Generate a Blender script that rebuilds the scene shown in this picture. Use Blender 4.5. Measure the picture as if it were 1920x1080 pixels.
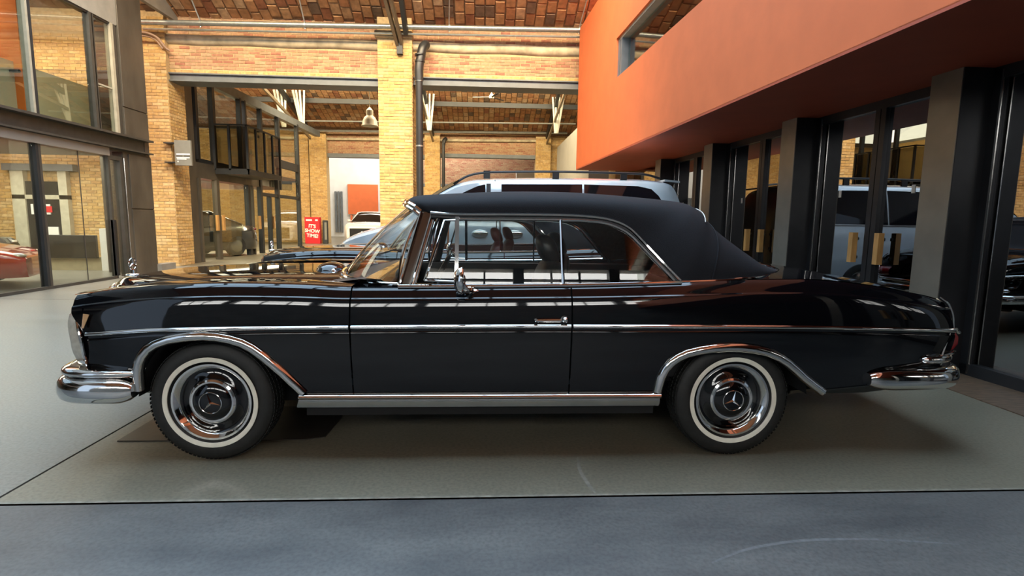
import bpy, bmesh, math, random
import numpy as np
from mathutils import Vector, Matrix, Euler

for o in list(bpy.data.objects):
    bpy.data.objects.remove(o, do_unlink=True)
random.seed(7)
scene = bpy.context.scene
COL = scene.collection

# ------------------------------------------------------------------ camera
EYE = 1.253                       # eye height in metres
cam_data = bpy.data.cameras.new('camera')
cam_data.sensor_width = 36.0
cam_data.lens = 36.0 * 1000.0 / 1920.0
cam_data.clip_start = 0.05
cam_data.clip_end = 300
cam = bpy.data.objects.new('camera', cam_data)
COL.objects.link(cam)
_p = math.atan(0.126); _r = math.radians(0.8); _y = math.radians(-3.168)
_F = Vector((0, math.cos(_p), -math.sin(_p)))
_R0 = Vector((1, 0, 0)); _U0 = _R0.cross(_F)
_R = math.cos(_r) * _R0 + math.sin(_r) * _U0
_U = _R.cross(_F)
_m = Matrix((_R, _U, -_F)).transposed()
cam.matrix_world = Matrix.Translation((0, 0, EYE)) @ Matrix.Rotation(_y, 4, 'Z') @ _m.to_4x4()
scene.camera = cam

# ------------------------------------------------------------------ world, exposure
world = bpy.data.worlds.new('world'); scene.world = world
world.use_nodes = True
wn = world.node_tree.nodes; wl = world.node_tree.links
wbg = wn['Background']
wbg.inputs['Color'].default_value = (0.62, 0.78, 1.0, 1)
wbg.inputs['Strength'].default_value = 1.0
vs = scene.view_settings
scene.display_settings.display_device = 'sRGB'
vs.view_transform = 'Standard'; vs.look = 'None'
vs.exposure = 0.0; vs.gamma = 1.0; vs.use_curve_mapping = False
cy = scene.cycles
cy.use_denoising = True
cy.max_bounces = 7; cy.diffuse_bounces = 3; cy.glossy_bounces = 5
cy.transparent_max_bounces = 24; cy.transmission_bounces = 8
cy.sample_clamp_indirect = 6.0
cy.caustics_reflective = False; cy.caustics_refractive = False

def area_light(name, loc, aim, sx, sy, power, color):
    l = bpy.data.lights.new(name, 'AREA'); l.shape = 'RECTANGLE'
    l.size = sx; l.size_y = sy; l.energy = power; l.color = color
    o = bpy.data.objects.new(name, l); COL.objects.link(o)
    o.location = loc
    o.rotation_euler = (Vector(aim) - Vector(loc)).to_track_quat('-Z', 'Y').to_euler()
    return o
SKY = 7.0        # daylight seen through the roof glazing
CLERE = 13.0      # daylight in the tall windows of the end wall
area_light('cross_wall_fill', (-2.0, 8.6, 8.2), (-2.0, 14.0, 1.2), 15, 1.2, 1800, (1.0, 0.75, 0.42)).data.spread = math.radians(110)  # unseen warm lamp, added to brighten the brick cross wall
area_light('second_bay_fill', (-3.5, 21.0, 7.3), (-3.5, 27.0, 0.0), 15, 2.0, 2700, (1.0, 0.82, 0.52))  # added warm lamp under a closed roof, lifts the far brickwork
area_light('third_bay_fill', (-5.0, 34, 8.5), (-6.0, 36.0, 0.0), 12, 5.0, 3500, (1.0, 0.95, 0.85))  # added lamp with no roof opening above it, brightens the third bay
area_light('showroom_fill', (-10.2, 10.5, 2.5), (-10.2, 10.5, 0), 4, 5, 420, (1.0, 0.93, 0.8))  # unseen lamp added so the showroom shows through its glass
area_light('upper_floor_fill', (-10.5, 11.0, 5.3), (-10.5, 11.0, 0), 4, 5, 400, (1.0, 0.9, 0.75))  # unseen lamp added to brighten the upper storey rooms
area_light('balcony_building_fill', (-10.0, 19.0, 2.35), (-10.0, 19.0, 0), 3.5, 8, 850, (1.0, 0.88, 0.65))  # added fill lamp behind the ground floor panes
area_light('balcony_building_upper_fill', (-10.0, 19.0, 5.0), (-10.0, 19.0, 0), 3.5, 8, 350, (1.0, 0.9, 0.72))  # added fill lamp behind the upper panes

# ------------------------------------------------------------------ helpers
def hermite(tab):
    xs = [p[0] for p in tab]; ys = [p[1] for p in tab]; n = len(xs)
    d = [(ys[i+1]-ys[i])/(xs[i+1]-xs[i]) for i in range(n-1)]
    m = [d[0]] + [0 if d[i-1]*d[i] <= 0 else 2*d[i-1]*d[i]/(d[i-1]+d[i]) for i in range(1, n-1)] + [d[-1]]
    def f(x):
        if x <= xs[0]: return ys[0]
        if x >= xs[-1]: return ys[-1]
        i = max(0, min(n-2, int(np.searchsorted(xs, x)) - 1))
        hh = xs[i+1]-xs[i]; t = (x-xs[i])/hh
        return ((2*t**3-3*t**2+1)*ys[i] + (t**3-2*t**2+t)*hh*m[i] + (-2*t**3+3*t**2)*ys[i+1] + (t**3-t**2)*hh*m[i+1])
    return f
def linear(tab):
    xs = [p[0] for p in tab]; ys = [p[1] for p in tab]
    return lambda x: float(np.interp(x, xs, ys))
def spline(pts, n):
    """smooth open curve through 3-D points"""
    P = [Vector(p) for p in pts]; P = [P[0]*2-P[1]] + P + [P[-1]*2-P[-2]]
    out = []
    seg = len(P)-3
    for k in range(n):
        u = k/(n-1)*seg; i = min(int(u), seg-1); t = u-i
        a, b, c, d = P[i:i+4]
        out.append(0.5*((2*b)+(c-a)*t+(2*a-5*b+4*c-d)*t*t+(3*b-a-3*c+d)*t**3))
    return out

class MB:
    def __init__(s): s.v = []; s.f = []
    def add(s, verts, faces):
        k = len(s.v); s.v += [tuple(p) for p in verts]; s.f += [tuple(i+k for i in q) for q in faces]
        return s
    def box(s, x0, x1, y0, y1, z0, z1):
        return s.add([(x0,y0,z0),(x1,y0,z0),(x1,y1,z0),(x0,y1,z0),(x0,y0,z1),(x1,y0,z1),(x1,y1,z1),(x0,y1,z1)],
                     [(3,2,1,0),(4,5,6,7),(0,1,5,4),(1,2,6,5),(2,3,7,6),(3,0,4,7)])
    def bar(s, a, b, w, t, up=(0,0,1)):
        """square bar from a to b, w across, t along up"""
        a = Vector(a); b = Vector(b); d = (b-a).normalized(); u = Vector(up)
        if abs(d.dot(u)) > .98: u = Vector((0,1,0))
        r = d.cross(u).normalized()*w/2; u2 = r.cross(d).normalized()*t/2
        vs_ = [p+i*r+j*u2 for p in (a, b) for i, j in ((-1,-1),(1,-1),(1,1),(-1,1))]
        return s.add(vs_, [(3,2,1,0),(4,5,6,7),(0,1,5,4),(1,2,6,5),(2,3,7,6),(3,0,4,7)])
    def grid(s, rows, cu=False, cv=False):
        n = len(rows); m = len(rows[0]); F = []
        for i in range(n if cu else n-1):
            for j in range(m if cv else m-1):
                F.append((i*m+j, i*m+(j+1) % m, ((i+1) % n)*m+(j+1) % m, ((i+1) % n)*m+j))
        return s.add([p for r in rows for p in r], F)
    def tube(s, path, r, n=8, caps=True, closed=False):
        P = [Vector(p) for p in path]; N = len(P)
        rr = r if isinstance(r, (list, tuple)) else [r]*N
        rows = []; ref = None
        for i, p in enumerate(P):
            if closed: t = (P[(i+1) % N]-P[i-1])
            else: t = P[min(i+1, N-1)]-P[max(i-1, 0)]
            t.normalize()
            if ref is None:
                ref = Vector((0,0,1)) if abs(t.z) < .9 else Vector((0,1,0))
            ref = (ref-t*ref.dot(t)).normalized(); b = t.cross(ref)
            rows.append([p+rr[i]*(math.cos(2*math.pi*k/n)*ref+math.sin(2*math.pi*k/n)*b) for k in range(n)])
        k0 = len(s.v)
        s.grid(rows, cu=closed, cv=True)
        if caps and not closed:
            s.f.append(tuple(k0+k for k in range(n))[::-1]); s.f.append(tuple(k0+(N-1)*n+k for k in range(n)))
        return s
    def sweep(s, path, sec, out, caps=True, closed=False):
        """sec: (o, z) offsets; out: function(i) -> outward unit vector"""
        rows = []
        for i, p in enumerate(path):
            o = Vector(out(i)); p = Vector(p)
            rows.append([p+o*a+Vector((0,0,b)) for a, b in sec])
        k0 = len(s.v); m = len(sec); N = len(path)
        s.grid(rows, cu=closed, cv=True)
        if caps and not closed:
            s.f.append(tuple(k0+k for k in range(m))); s.f.append(tuple(k0+(N-1)*m+k for k in range(m))[::-1])
        return s
    def lathe(s, prof, c=(0,0,0), axis='y', n=48, sgn=1):
        """prof: (radius, distance along the axis)"""
        rows = []
        for r, t in prof:
            row = []
            for k in range(n):
                a = 2*math.pi*k/n; p, q = r*math.cos(a), r*math.sin(a)
                if axis == 'y': row.append((c[0]+p, c[1]+t*sgn, c[2]+q))
                elif axis == 'z': row.append((c[0]+p, c[1]+q, c[2]+t*sgn))
                else: row.append((c[0]+t*sgn, c[1]+p, c[2]+q))
            rows.append(row)
        return s.grid(rows, cv=True)
    def prism(s, poly, d):
        """planar polygon (3-D points) thickened by vector d"""
        n = len(poly); d = Vector(d); P = [Vector(p) for p in poly]
        return s.add(P+[p+d for p in P], [tuple(range(n))[::-1], tuple(range(n, 2*n))]+[(i, (i+1) % n, n+(i+1) % n, n+i) for i in range(n)])
    def ball(s, c, r, nu=16, nv=10, pw=1.0):
        rows = []
        sg = lambda v: math.copysign(abs(v)**pw, v)
        for i in range(nv+1):
            a = -math.pi/2+math.pi*i/nv
            rows.append([(c[0]+r[0]*sg(math.cos(a))*sg(math.cos(2*math.pi*k/nu)), c[1]+r[1]*sg(math.cos(a))*sg(math.sin(2*math.pi*k/nu)), c[2]+r[2]*sg(math.sin(a))) for k in range(nu)])
        return s.grid(rows, cv=True)
    def xf(s, fn):
        s.v = [tuple(fn(*p)) for p in s.v]; return s
    def mesh(s, name, mat, smooth=35):
        me = bpy.data.meshes.new(name); me.from_pydata(s.v, [], s.f)
        bm = bmesh.new(); bm.from_mesh(me)
        bmesh.ops.remove_doubles(bm, verts=bm.verts, dist=1e-5)
        bmesh.ops.recalc_face_normals(bm, faces=bm.faces)
        bm.to_mesh(me); bm.free()
        me.materials.append(mat)
        if smooth:
            me.shade_smooth(); me.set_sharp_from_angle(angle=math.radians(smooth))
        return me
    def build(s, name, mat, parent=None, smooth=35, bevel=0):
        o = bpy.data.objects.new(name, s.mesh(name, mat, smooth)); COL.objects.link(o)
        if parent: o.parent = parent
        if bevel:
            b = o.modifiers.new('bevel', 'BEVEL'); b.width = bevel; b.segments = 2; b.limit_method = 'ANGLE'
        return o

def tag(o, label, cat, group=None):
    o['label'] = label; o['category'] = cat
    if group: o['group'] = group
    return o
def struct(o, label=None):
    o['kind'] = 'structure'
    if label: o['label'] = label
    return o
def empty(name, loc=(0,0,0), rz=0):
    o = bpy.data.objects.new(name, None); COL.objects.link(o)
    o.location = loc; o.rotation_euler = (0, 0, rz); o.empty_display_size = .2
    return o
def inst(src_mesh, name, parent, loc, rot=(0,0,0), scale=(1,1,1)):
    o = bpy.data.objects.new(name, src_mesh); COL.objects.link(o)
    if parent: o.parent = parent
    o.location = loc; o.rotation_euler = rot; o.scale = scale
    return o

# ------------------------------------------------------------------ materials
def newmat(name):
    m = bpy.data.materials.new(name); m.use_nodes = True
    return m, m.node_tree.nodes, m.node_tree.links, m.node_tree.nodes['Principled BSDF']
def mat(name, col, rough=.5, metal=0, var=.12, scale=8, bump=0, coat=0, spec=.5, stretch=(1,1,1), rvar=0, col2=None):
    m, n, l, b = newmat(name)
    b.inputs['Metallic'].default_value = metal; b.inputs['Roughness'].default_value = rough
    b.inputs['Coat Weight'].default_value = coat; b.inputs['Coat Roughness'].default_value = .03
    b.inputs['Specular IOR Level'].default_value = spec
    tc = n.new('ShaderNodeTexCoord'); mp = n.new('ShaderNodeMapping'); mp.inputs['Scale'].default_value = stretch
    nz = n.new('ShaderNodeTexNoise'); nz.inputs['Scale'].default_value = scale; nz.inputs['Detail'].default_value = 6
    l.new(tc.outputs['Object'], mp.inputs['Vector']); l.new(mp.outputs['Vector'], nz.inputs['Vector'])
    cr = n.new('ShaderNodeValToRGB')
    lo = col2 if col2 else tuple(c*(1-var) for c in col); hi = col if col2 else tuple(min(1, c*(1+var)) for c in col)
    cr.color_ramp.elements[0].position = .32; cr.color_ramp.elements[1].position = .68
    cr.color_ramp.elements[0].color = (*lo, 1); cr.color_ramp.elements[1].color = (*hi, 1)
    l.new(nz.outputs['Fac'], cr.inputs['Fac']); l.new(cr.outputs['Color'], b.inputs['Base Color'])
    if rvar:
        mr = n.new('ShaderNodeMapRange'); mr.inputs['To Min'].default_value = rough-rvar; mr.inputs['To Max'].default_value = rough+rvar
        mr.inputs['From Min'].default_value = .3; mr.inputs['From Max'].default_value = .7
        l.new(nz.outputs['Fac'], mr.inputs['Value']); l.new(mr.outputs['Result'], b.inputs['Roughness'])
    if bump:
        bp = n.new('ShaderNodeBump'); bp.inputs['Strength'].default_value = bump; bp.inputs['Distance'].default_value = .01
        l.new(nz.outputs['Fac'], bp.inputs['Height']); l.new(bp.outputs['Normal'], b.inputs['Normal'])
    return m
def glass(name, tint=(.9,.92,.9), f0=.05, rough=0.0):
    """thin pane: clear or tinted, with a two-sided Schlick reflection"""
    m, n, l, b = newmat(name); n.remove(b)
    out = n['Material Output']
    tr = n.new('ShaderNodeBsdfTransparent'); tr.inputs['Color'].default_value = (*tint, 1)
    gl = n.new('ShaderNodeBsdfGlossy'); gl.inputs['Roughness'].default_value = rough
    ge = n.new('ShaderNodeNewGeometry')
    dt = n.new('ShaderNodeVectorMath'); dt.operation = 'DOT_PRODUCT'
    l.new(ge.outputs['Incoming'], dt.inputs[0]); l.new(ge.outputs['Normal'], dt.inputs[1])
    def mth(op, a, b_):
        q = n.new('ShaderNodeMath'); q.operation = op
        for i, v in enumerate((a, b_)):
            if v is None: continue
            if isinstance(v, (int, float)): q.inputs[i].default_value = v
            else: l.new(v, q.inputs[i])
        return q.outputs[0]
    c = mth('ABSOLUTE', dt.outputs['Value'], None)
    k = mth('POWER', mth('SUBTRACT', 1.0, c), 5.0)
    fac = mth('ADD', mth('MULTIPLY', k, 1.0-f0), f0)
    mx = n.new('ShaderNodeMixShader')
    l.new(fac, mx.inputs['Fac']); l.new(tr.outputs[0], mx.inputs[1]); l.new(gl.outputs[0], mx.inputs[2])
    l.new(mx.outputs[0], out.inputs['Surface'])
    return m
def daylight(name, col, strength, lines=False):
    m, n, l, b = newmat(name)
    tc = n.new('ShaderNodeTexCoord'); nz = n.new('ShaderNodeTexNoise'); nz.inputs['Scale'].default_value = .35
    l.new(tc.outputs['Object'], nz.inputs['Vector'])
    cr = n.new('ShaderNodeValToRGB'); cr.color_ramp.elements[0].color = (*[c*.85 for c in col], 1); cr.color_ramp.elements[1].color = (*col, 1)
    l.new(nz.outputs['Fac'], cr.inputs['Fac'])
    b.inputs['Base Color'].default_value = (.5,.5,.5,1)
    l.new(cr.outputs['Color'], b.inputs['Emission Color']); b.inputs['Emission Strength'].default_value = strength
    return m
def brickmat(name, cols, bump=.25, scale=14, rough=.85, dirt=.35):
    """colour picked per piece (object and island), with fine grain"""
    m, n, l, b = newmat(name)
    b.inputs['Roughness'].default_value = rough
    oi = n.new('ShaderNodeObjectInfo'); ge = n.new('ShaderNodeNewGeometry')
    ad = n.new('ShaderNodeMath'); ad.operation = 'ADD'; fr = n.new('ShaderNodeMath'); fr.operation = 'FRACT'
    l.new(oi.outputs['Random'], ad.inputs[0]); l.new(ge.outputs['Random Per Island'], ad.inputs[1]); l.new(ad.outputs[0], fr.inputs[0])
    cr = n.new('ShaderNodeValToRGB'); cr.color_ramp.interpolation = 'CONSTANT'
    e = cr.color_ramp.elements
    e[0].color = (*cols[0], 1); e[0].position = 0; e[1].color = (*cols[1], 1); e[1].position = 1/len(cols)
    for i in range(2, len(cols)):
        q = e.new(i/len(cols)); q.color = (*cols[i], 1)
    l.new(fr.outputs[0], cr.inputs['Fac'])
    tc = n.new('ShaderNodeTexCoord'); nz = n.new('ShaderNodeTexNoise'); nz.inputs['Scale'].default_value = scale; nz.inputs['Detail'].default_value = 8
    l.new(ge.outputs['Position'], nz.inputs['Vector'])
    hv = n.new('ShaderNodeMix'); hv.data_type = 'RGBA'; hv.blend_type = 'MULTIPLY'
    g = n.new('ShaderNodeValToRGB'); g.color_ramp.elements[0].position = .3; g.color_ramp.elements[1].position = .65
    g.color_ramp.elements[0].color = (1-dirt,)*3+(1,); g.color_ramp.elements[1].color = (1,1,1,1)
    l.new(nz.outputs['Fac'], g.inputs['Fac']); hv.inputs['Factor'].default_value = 1
    l.new(cr.outputs['Color'], hv.inputs[6]); l.new(g.outputs['Color'], hv.inputs[7])
    l.new(hv.outputs[2], b.inputs['Base Color'])
    bp = n.new('ShaderNodeBump'); bp.inputs['Strength'].default_value = bump; bp.inputs['Distance'].default_value = .01
    l.new(nz.outputs['Fac'], bp.inputs['Height']); l.new(bp.outputs['Normal'], b.inputs['Normal'])
    return m

M = {}
M['paint'] = mat('black_paint', (.0022,.0023,.0032), .035, 0, .05, coat=0, spec=.62)
M['chrome'] = mat('chrome', (.78,.77,.75), .06, 1, .03)
M['chrome_dull'] = mat('brushed_chrome', (.52,.51,.49), .22, 1, .08)
M['rubber'] = mat('tyre_rubber', (.012,.012,.011), .62, 0, .3, 30, .15)
M['whitewall'] = mat('whitewall', (.86,.83,.70), .55, 0, .05, 30)
M['canvas'] = mat('black_canvas', (.0062,.0066,.0085), .85, 0, .25, 260, .2, spec=.25)
M['lining'] = mat('top_lining', (.16,.115,.07), .9, 0, .15, 60)
M['dark'] = mat('dark_underside', (.006,.006,.006), .9, 0, .2)
M['leather'] = mat('black_leather', (.010,.010,.010), .38, 0, .2, 60, .15)
M['red_leather'] = mat('burgundy_leather', (.10,.012,.014), .4, 0, .2, 60, .15)
M['red_lining'] = mat('burgundy_lining', (.035,.010,.010), .85, 0, .15, 60)
M['wood'] = mat('dash_wood', (.17,.055,.018), .2, 0, .45, 9, stretch=(1,6,1), coat=.6)
M['car_glass'] = glass('car_glass', (.88,.91,.89), .075)
M['headlamp'] = mat('headlamp_lens', (.50,.46,.38), .10, .15, .12, 40, .0, coat=1)
M['tail_red'] = mat('tail_lamp_red', (.22,.006,.010), .08, 0, .1, coat=1)
M['amber'] = mat('lamp_amber', (.5,.28,.12), .1, 0, .1, coat=1)
M['van'] = mat('van_paint', (.48,.55,.60), .22, .15, .03, coat=1)
M['van_glass'] = mat('tinted_glass', (.006,.006,.008), .04, 0, .05, spec=.7)
M['plastic'] = mat('black_plastic', (.012,.012,.013), .45, 0, .1)
M['white_paint'] = mat('white_paint', (.72,.72,.70), .25, 0, .03, coat=1)
M['red_paint'] = mat('red_paint', (.50,.012,.012), .15, 0, .05, coat=1)
M['grey_paint'] = mat('grey_paint', (.035,.04,.045), .15, .3, .05, coat=1)
M['orange'] = mat('orange_render', (.72,.165,.05), .75, 0, .05, 3)
M['orange_in'] = mat('orange_inner_wall', (.75,.17,.02), .8, 0, .04, 3)
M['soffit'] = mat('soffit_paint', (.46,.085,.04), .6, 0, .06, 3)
M['black_metal'] = mat('black_metal', (.042,.042,.045), .40, .7, .1, 5)
M['bronze'] = mat('grey_metal_panel', (.115,.10,.08), .48, .5, .25, 2.5, stretch=(1,1,.4))
M['frame_grey'] = mat('window_frame_metal', (.085,.08,.07), .45, .5, .1)
M['frame_light'] = mat('pale_window_frame', (.42,.39,.30), .5, .2, .1)
M['steel_grey'] = mat('painted_steel', (.14,.155,.165), .5, .1, .12, 4)
M['steel_dark'] = mat('dark_steel', (.03,.032,.034), .5, .3, .12, 4)
M['galv'] = mat('galvanised_pipe', (.36,.38,.37), .38, .8, .12, 12)
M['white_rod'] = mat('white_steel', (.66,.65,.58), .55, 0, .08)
M['concrete'] = mat('concrete', (.23,.215,.185), .8, 0, .18, 2.5, .1)
M['plaster'] = mat('white_plaster', (.72,.72,.69), .85, 0, .05, 1.5)
M['grey_block'] = mat('grey_block', (.42,.41,.37), .8, 0, .05, 2)
M['mortar'] = mat('mortar', (.50,.37,.20), .95, 0, .15, 18, .2)
M['mortar_dark'] = mat('vault_mortar', (.24,.15,.09), .95, 0, .3, 10, .2)
M['cornice'] = mat('stucco_cornice', (.46,.39,.27), .9, 0, .3, 4, .2)
M['brick_yellow'] = brickmat('yellow_brick', [(.62,.40,.15),(.66,.44,.18),(.56,.35,.13),(.68,.47,.22),(.60,.37,.13),(.52,.32,.13),(.64,.42,.18)])
M['brick_mixed'] = brickmat('mixed_brick', [(.43,.24,.145),(.46,.275,.165),(.41,.20,.125),(.48,.32,.195),(.44,.25,.15),(.36,.155,.10),(.46,.29,.175),(.45,.265,.165)])
M['brick_vault'] = brickmat('vault_brick', [(.46,.24,.11),(.52,.28,.13),(.42,.19,.085),(.55,.33,.17),(.49,.25,.115),(.36,.15,.075),(.53,.29,.135),(.50,.27,.13),(.20,.13,.085),(.58,.38,.22)], .4, 9, .9, .38)
M['shop_glass'] = glass('shop_glass', (.86,.89,.85), .10)
M['dark_glass'] = glass('smoked_glass', (.22,.23,.23), .40)
M['mesh'] = glass('black_wire_mesh', (.52,.52,.50), .01)
def frost(name, col, t):
    m, n, l, b = newmat(name); b.inputs['Base Color'].default_value = (*col, 1); b.inputs['Roughness'].default_value = .35
    nz = n.new('ShaderNodeTexNoise'); nz.inputs['Scale'].default_value = 1.2
    mr = n.new('ShaderNodeMapRange'); mr.inputs['To Min'].default_value = t-.1; mr.inputs['To Max'].default_value = t+.1
    l.new(nz.outputs['Fac'], mr.inputs['Value']); l.new(mr.outputs['Result'], b.inputs['Alpha'])
    return m
M['frosted'] = frost('frosted_green_glass', (.52,.56,.40), .62)
M['handle_wood'] = mat('handle_wood', (.55,.30,.10), .45, 0, .2, 20, stretch=(1,1,.2))
M['white_print'] = mat('white_print', (.85,.85,.82), .7, 0, .02)
M['red_print'] = mat('red_board', (.62,.008,.016), .5, 0, .04)
M['grey_board'] = mat('grey_board', (.21,.21,.185), .5, .2, .06)
M['shop_dark'] = mat('dark_interior', (.02,.02,.02), .8, 0, .2)
M['floor_in'] = mat('showroom_floor', (.22,.21,.18), .35, 0, .1, 2)
M['screen'] = mat('dark_screen', (.008,.010,.013), .12, 0, .1)
M['brown_tile'] = mat('brown_tile', (.12,.075,.045), .5, 0, .35, 9, stretch=(1,4,1))
M['pvc'] = mat('black_drainpipe', (.018,.019,.021), .38, 0, .15)
M['lamp_white'] = mat('enamel_white', (.80,.78,.68), .35, 0, .04)
M['sky_glazing'] = daylight('sky_glazing', (.54,.77,1.0), SKY)
M['clerestory'] = daylight('clerestory_daylight', (1.0,.99,.95), CLERE)

def floormat(name, a, b_, rough, sc):
    m, n, l, b = newmat(name)
    tc = n.new('ShaderNodeTexCoord')
    n1 = n.new('ShaderNodeTexNoise'); n1.inputs['Scale'].default_value = sc; n1.inputs['Detail'].default_value = 9; n1.inputs['Roughness'].default_value = .62
    n2 = n.new('ShaderNodeTexNoise'); n2.inputs['Scale'].default_value = 60; n2.inputs['Detail'].default_value = 4
    mp = n.new('ShaderNodeMapping'); mp.inputs['Scale'].default_value = (.6, 1.6, 1)
    l.new(tc.outputs['Object'], mp.inputs['Vector']); l.new(mp.outputs['Vector'], n1.inputs['Vector']); l.new(tc.outputs['Object'], n2.inputs['Vector'])
    cr = n.new('ShaderNodeValToRGB'); cr.color_ramp.elements[0].position = .34; cr.color_ramp.elements[1].position = .68
    cr.color_ramp.elements[0].color = (*a, 1); cr.color_ramp.elements[1].color = (*b_, 1)
    l.new(n1.outputs['Fac'], cr.inputs['Fac'])
    sp = n.new('ShaderNodeMix'); sp.data_type = 'RGBA'; sp.blend_type = 'MULTIPLY'; sp.inputs['Factor'].default_value = .8
    g = n.new('ShaderNodeValToRGB'); g.color_ramp.elements[0].position = .25; g.color_ramp.elements[1].position = .6
    g.color_ramp.elements[0].color = (.62,.62,.62,1); g.color_ramp.elements[1].color = (1.08,1.08,1.08,1)
    l.new(n2.outputs['Fac'], g.inputs['Fac']); l.new(cr.outputs['Color'], sp.inputs[6]); l.new(g.outputs['Color'], sp.inputs[7])
    l.new(sp.outputs[2], b.inputs['Base Color'])
    mr = n.new('ShaderNodeMapRange'); mr.inputs['From Min'].default_value = .3; mr.inputs['From Max'].default_value = .7
    mr.inputs['To Min'].default_value = rough-.02; mr.inputs['To Max'].default_value = rough+.05
    l.new(n1.outputs['Fac'], mr.inputs['Value']); l.new(mr.outputs['Result'], b.inputs['Roughness'])
    bp = n.new('ShaderNodeBump'); bp.inputs['Strength'].default_value = .05; bp.inputs['Distance'].default_value = .01
    l.new(n2.outputs['Fac'], bp.inputs['Height']); l.new(bp.outputs['Normal'], b.inputs['Normal'])
    return m
M['floor_light'] = floormat('polished_concrete', (.15,.132,.095), (.20,.178,.128), .35, .9)
M['floor_grey'] = floormat('grey_concrete', (.155,.147,.125), (.185,.175,.15), .36, .8)
M['floor_dark'] = floormat('blue_grey_concrete', (.064,.063,.063), (.138,.134,.124), .42, 1.5)
# ================================================================== THE HALL
# ---- floor: slabs with open joints on a dark bed
floor = struct(MB().box(-7.34, 8.5, -5, 46, -.06, -.012).build('floor', M['dark'], smooth=0))
def slab(x0, x1, y0, y1, m):
    return MB().box(x0, x1, y0, y1, -.05, 0).build('slab', m, floor, smooth=0)
slab(-7.3, 4.6, -5, 2.283, M['floor_dark'])
slab(-2.132, 3.62, 2.297, 8.2, M['floor_light'])
slab(-7.3, -2.146, 2.297, 8.2, M['floor_grey'])
slab(-7.3, -2.146, 8.21, 13.98, M['floor_grey'])
slab(-2.132, 4.6, 8.21, 13.98, M['floor_light'])
slab(-16, 10, 13.99, 46, M['floor_light'])
sc1 = mat('scuffed_concrete', (.135,.135,.132), .5, 0, .25, 30)
def scuff(pts, w, m=sc1):
    P_ = spline([(x, y, .0006) for x, y in pts], 30); rows = []
    for i, p in enumerate(P_):
        t = (P_[min(i+1, 29)]-P_[max(i-1, 0)]).normalized(); q = Vector((-t.y, t.x, 0))*w/2*(.4+.6*math.sin(math.pi*(i+1)/31))
        rows.append([p-q, p+q])
    MB().grid(rows).build('scuff_mark', m, floor, 0)
scuff([(.86,1.80),(1.05,1.88),(1.30,1.925),(1.6,1.92),(1.9,1.88)], .016)
scuff([(.515,2.70),(.50,2.55),(.515,2.40),(.53,2.32)], .02, mat('pale_scuff', (.22,.20,.16), .5, 0, .2, 30))
MB().box(-7.3, 3.62, 2.297, 2.312, -.03, .0012).build('joint_edge', mat('pale_joint_edge', (.23,.21,.165), .6, 0, .3, 20), floor, 0)
MB().box(3.63, 4.6, 2.297, 8.2, -.05, .004).build('threshold_paving', M['brown_tile'], floor, smooth=0)
struct(MB().box(-15, -7.34, -2, 13.9, -.06, 0).build('floor_showroom', M['floor_in'], smooth=0))
struct(MB().box(4.6, 9, -5, 14, -.06, -.001).build('floor_shop', M['floor_in'], smooth=0))
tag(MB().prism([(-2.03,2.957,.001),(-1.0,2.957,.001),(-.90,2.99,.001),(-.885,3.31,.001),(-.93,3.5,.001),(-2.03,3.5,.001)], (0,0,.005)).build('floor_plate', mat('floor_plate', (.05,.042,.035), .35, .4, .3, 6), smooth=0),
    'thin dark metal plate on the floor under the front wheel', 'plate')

# ---- brick laying
def brick_mesh(mat_, L=.243, D=.010, Hh=.066, r=.004):
    b = MB()
    b.add([(-L/2,0,-Hh/2),(L/2,0,-Hh/2),(L/2,0,Hh/2),(-L/2,0,Hh/2),(-L/2+r,-D,-Hh/2+r),(L/2-r,-D,-Hh/2+r),(L/2-r,-D,Hh/2-r),(-L/2+r,-D,Hh/2-r)],
          [(4,5,6,7),(0,1,5,4),(1,2,6,5),(2,3,7,6),(3,0,4,7)])
    return b.mesh('brick', mat_, 0)
BR = {}
def brick_face(parent, o, u, w, z0, z1, mkey, joined=False, pitch=.255, course=.0765, name='brick', tilt=0.0):
    """bricks on a vertical face: origin o, direction u (unit, in plan), width w; faces to the right-hand side of u"""
    u = Vector((u[0], u[1], 0)); ang = math.atan2(u.y, u.x)
    rows = int((z1-z0)/course); key = mkey
    if key not in BR: BR[key] = brick_mesh(M[mkey])
    acc = MB(); nrm = Vector((u.y, -u.x, 0))
    for r in range(rows):
        z = z0+(r+.5)*course
        cuts = [0.0]; x = pitch*(.5 if r % 2 else 1.0)
        while x < w-.05: cuts.append(x); x += pitch
        cuts.append(w)
        for a, b in zip(cuts[:-1], cuts[1:]):
            L = b-a-.011; c = (a+b)/2; pr = random.uniform(-.004, .004)
            p = Vector((o[0], o[1], z))+u*c+nrm*pr
            if joined:
                h_ = .033; e = .006
                P = [p-u*L/2-Vector((0,0,h_)), p+u*L/2-Vector((0,0,h_)), p+u*L/2+Vector((0,0,h_)), p-u*L/2+Vector((0,0,h_))]
                Q = [q+nrm*.010+(p-q)*.03 for q in P]
                acc.add(P+Q, [(4,5,6,7),(0,1,5,4),(1,2,6,5),(2,3,7,6),(3,0,4,7)])
            else:
                inst(BR[key], name, parent, p, (0, random.uniform(-tilt, tilt), ang), (L/.243, 1, 1))
    if joined and acc.v:
        ob = acc.build('bricks', M[mkey], parent, 0); ob['kind'] = 'stuff'

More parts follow.
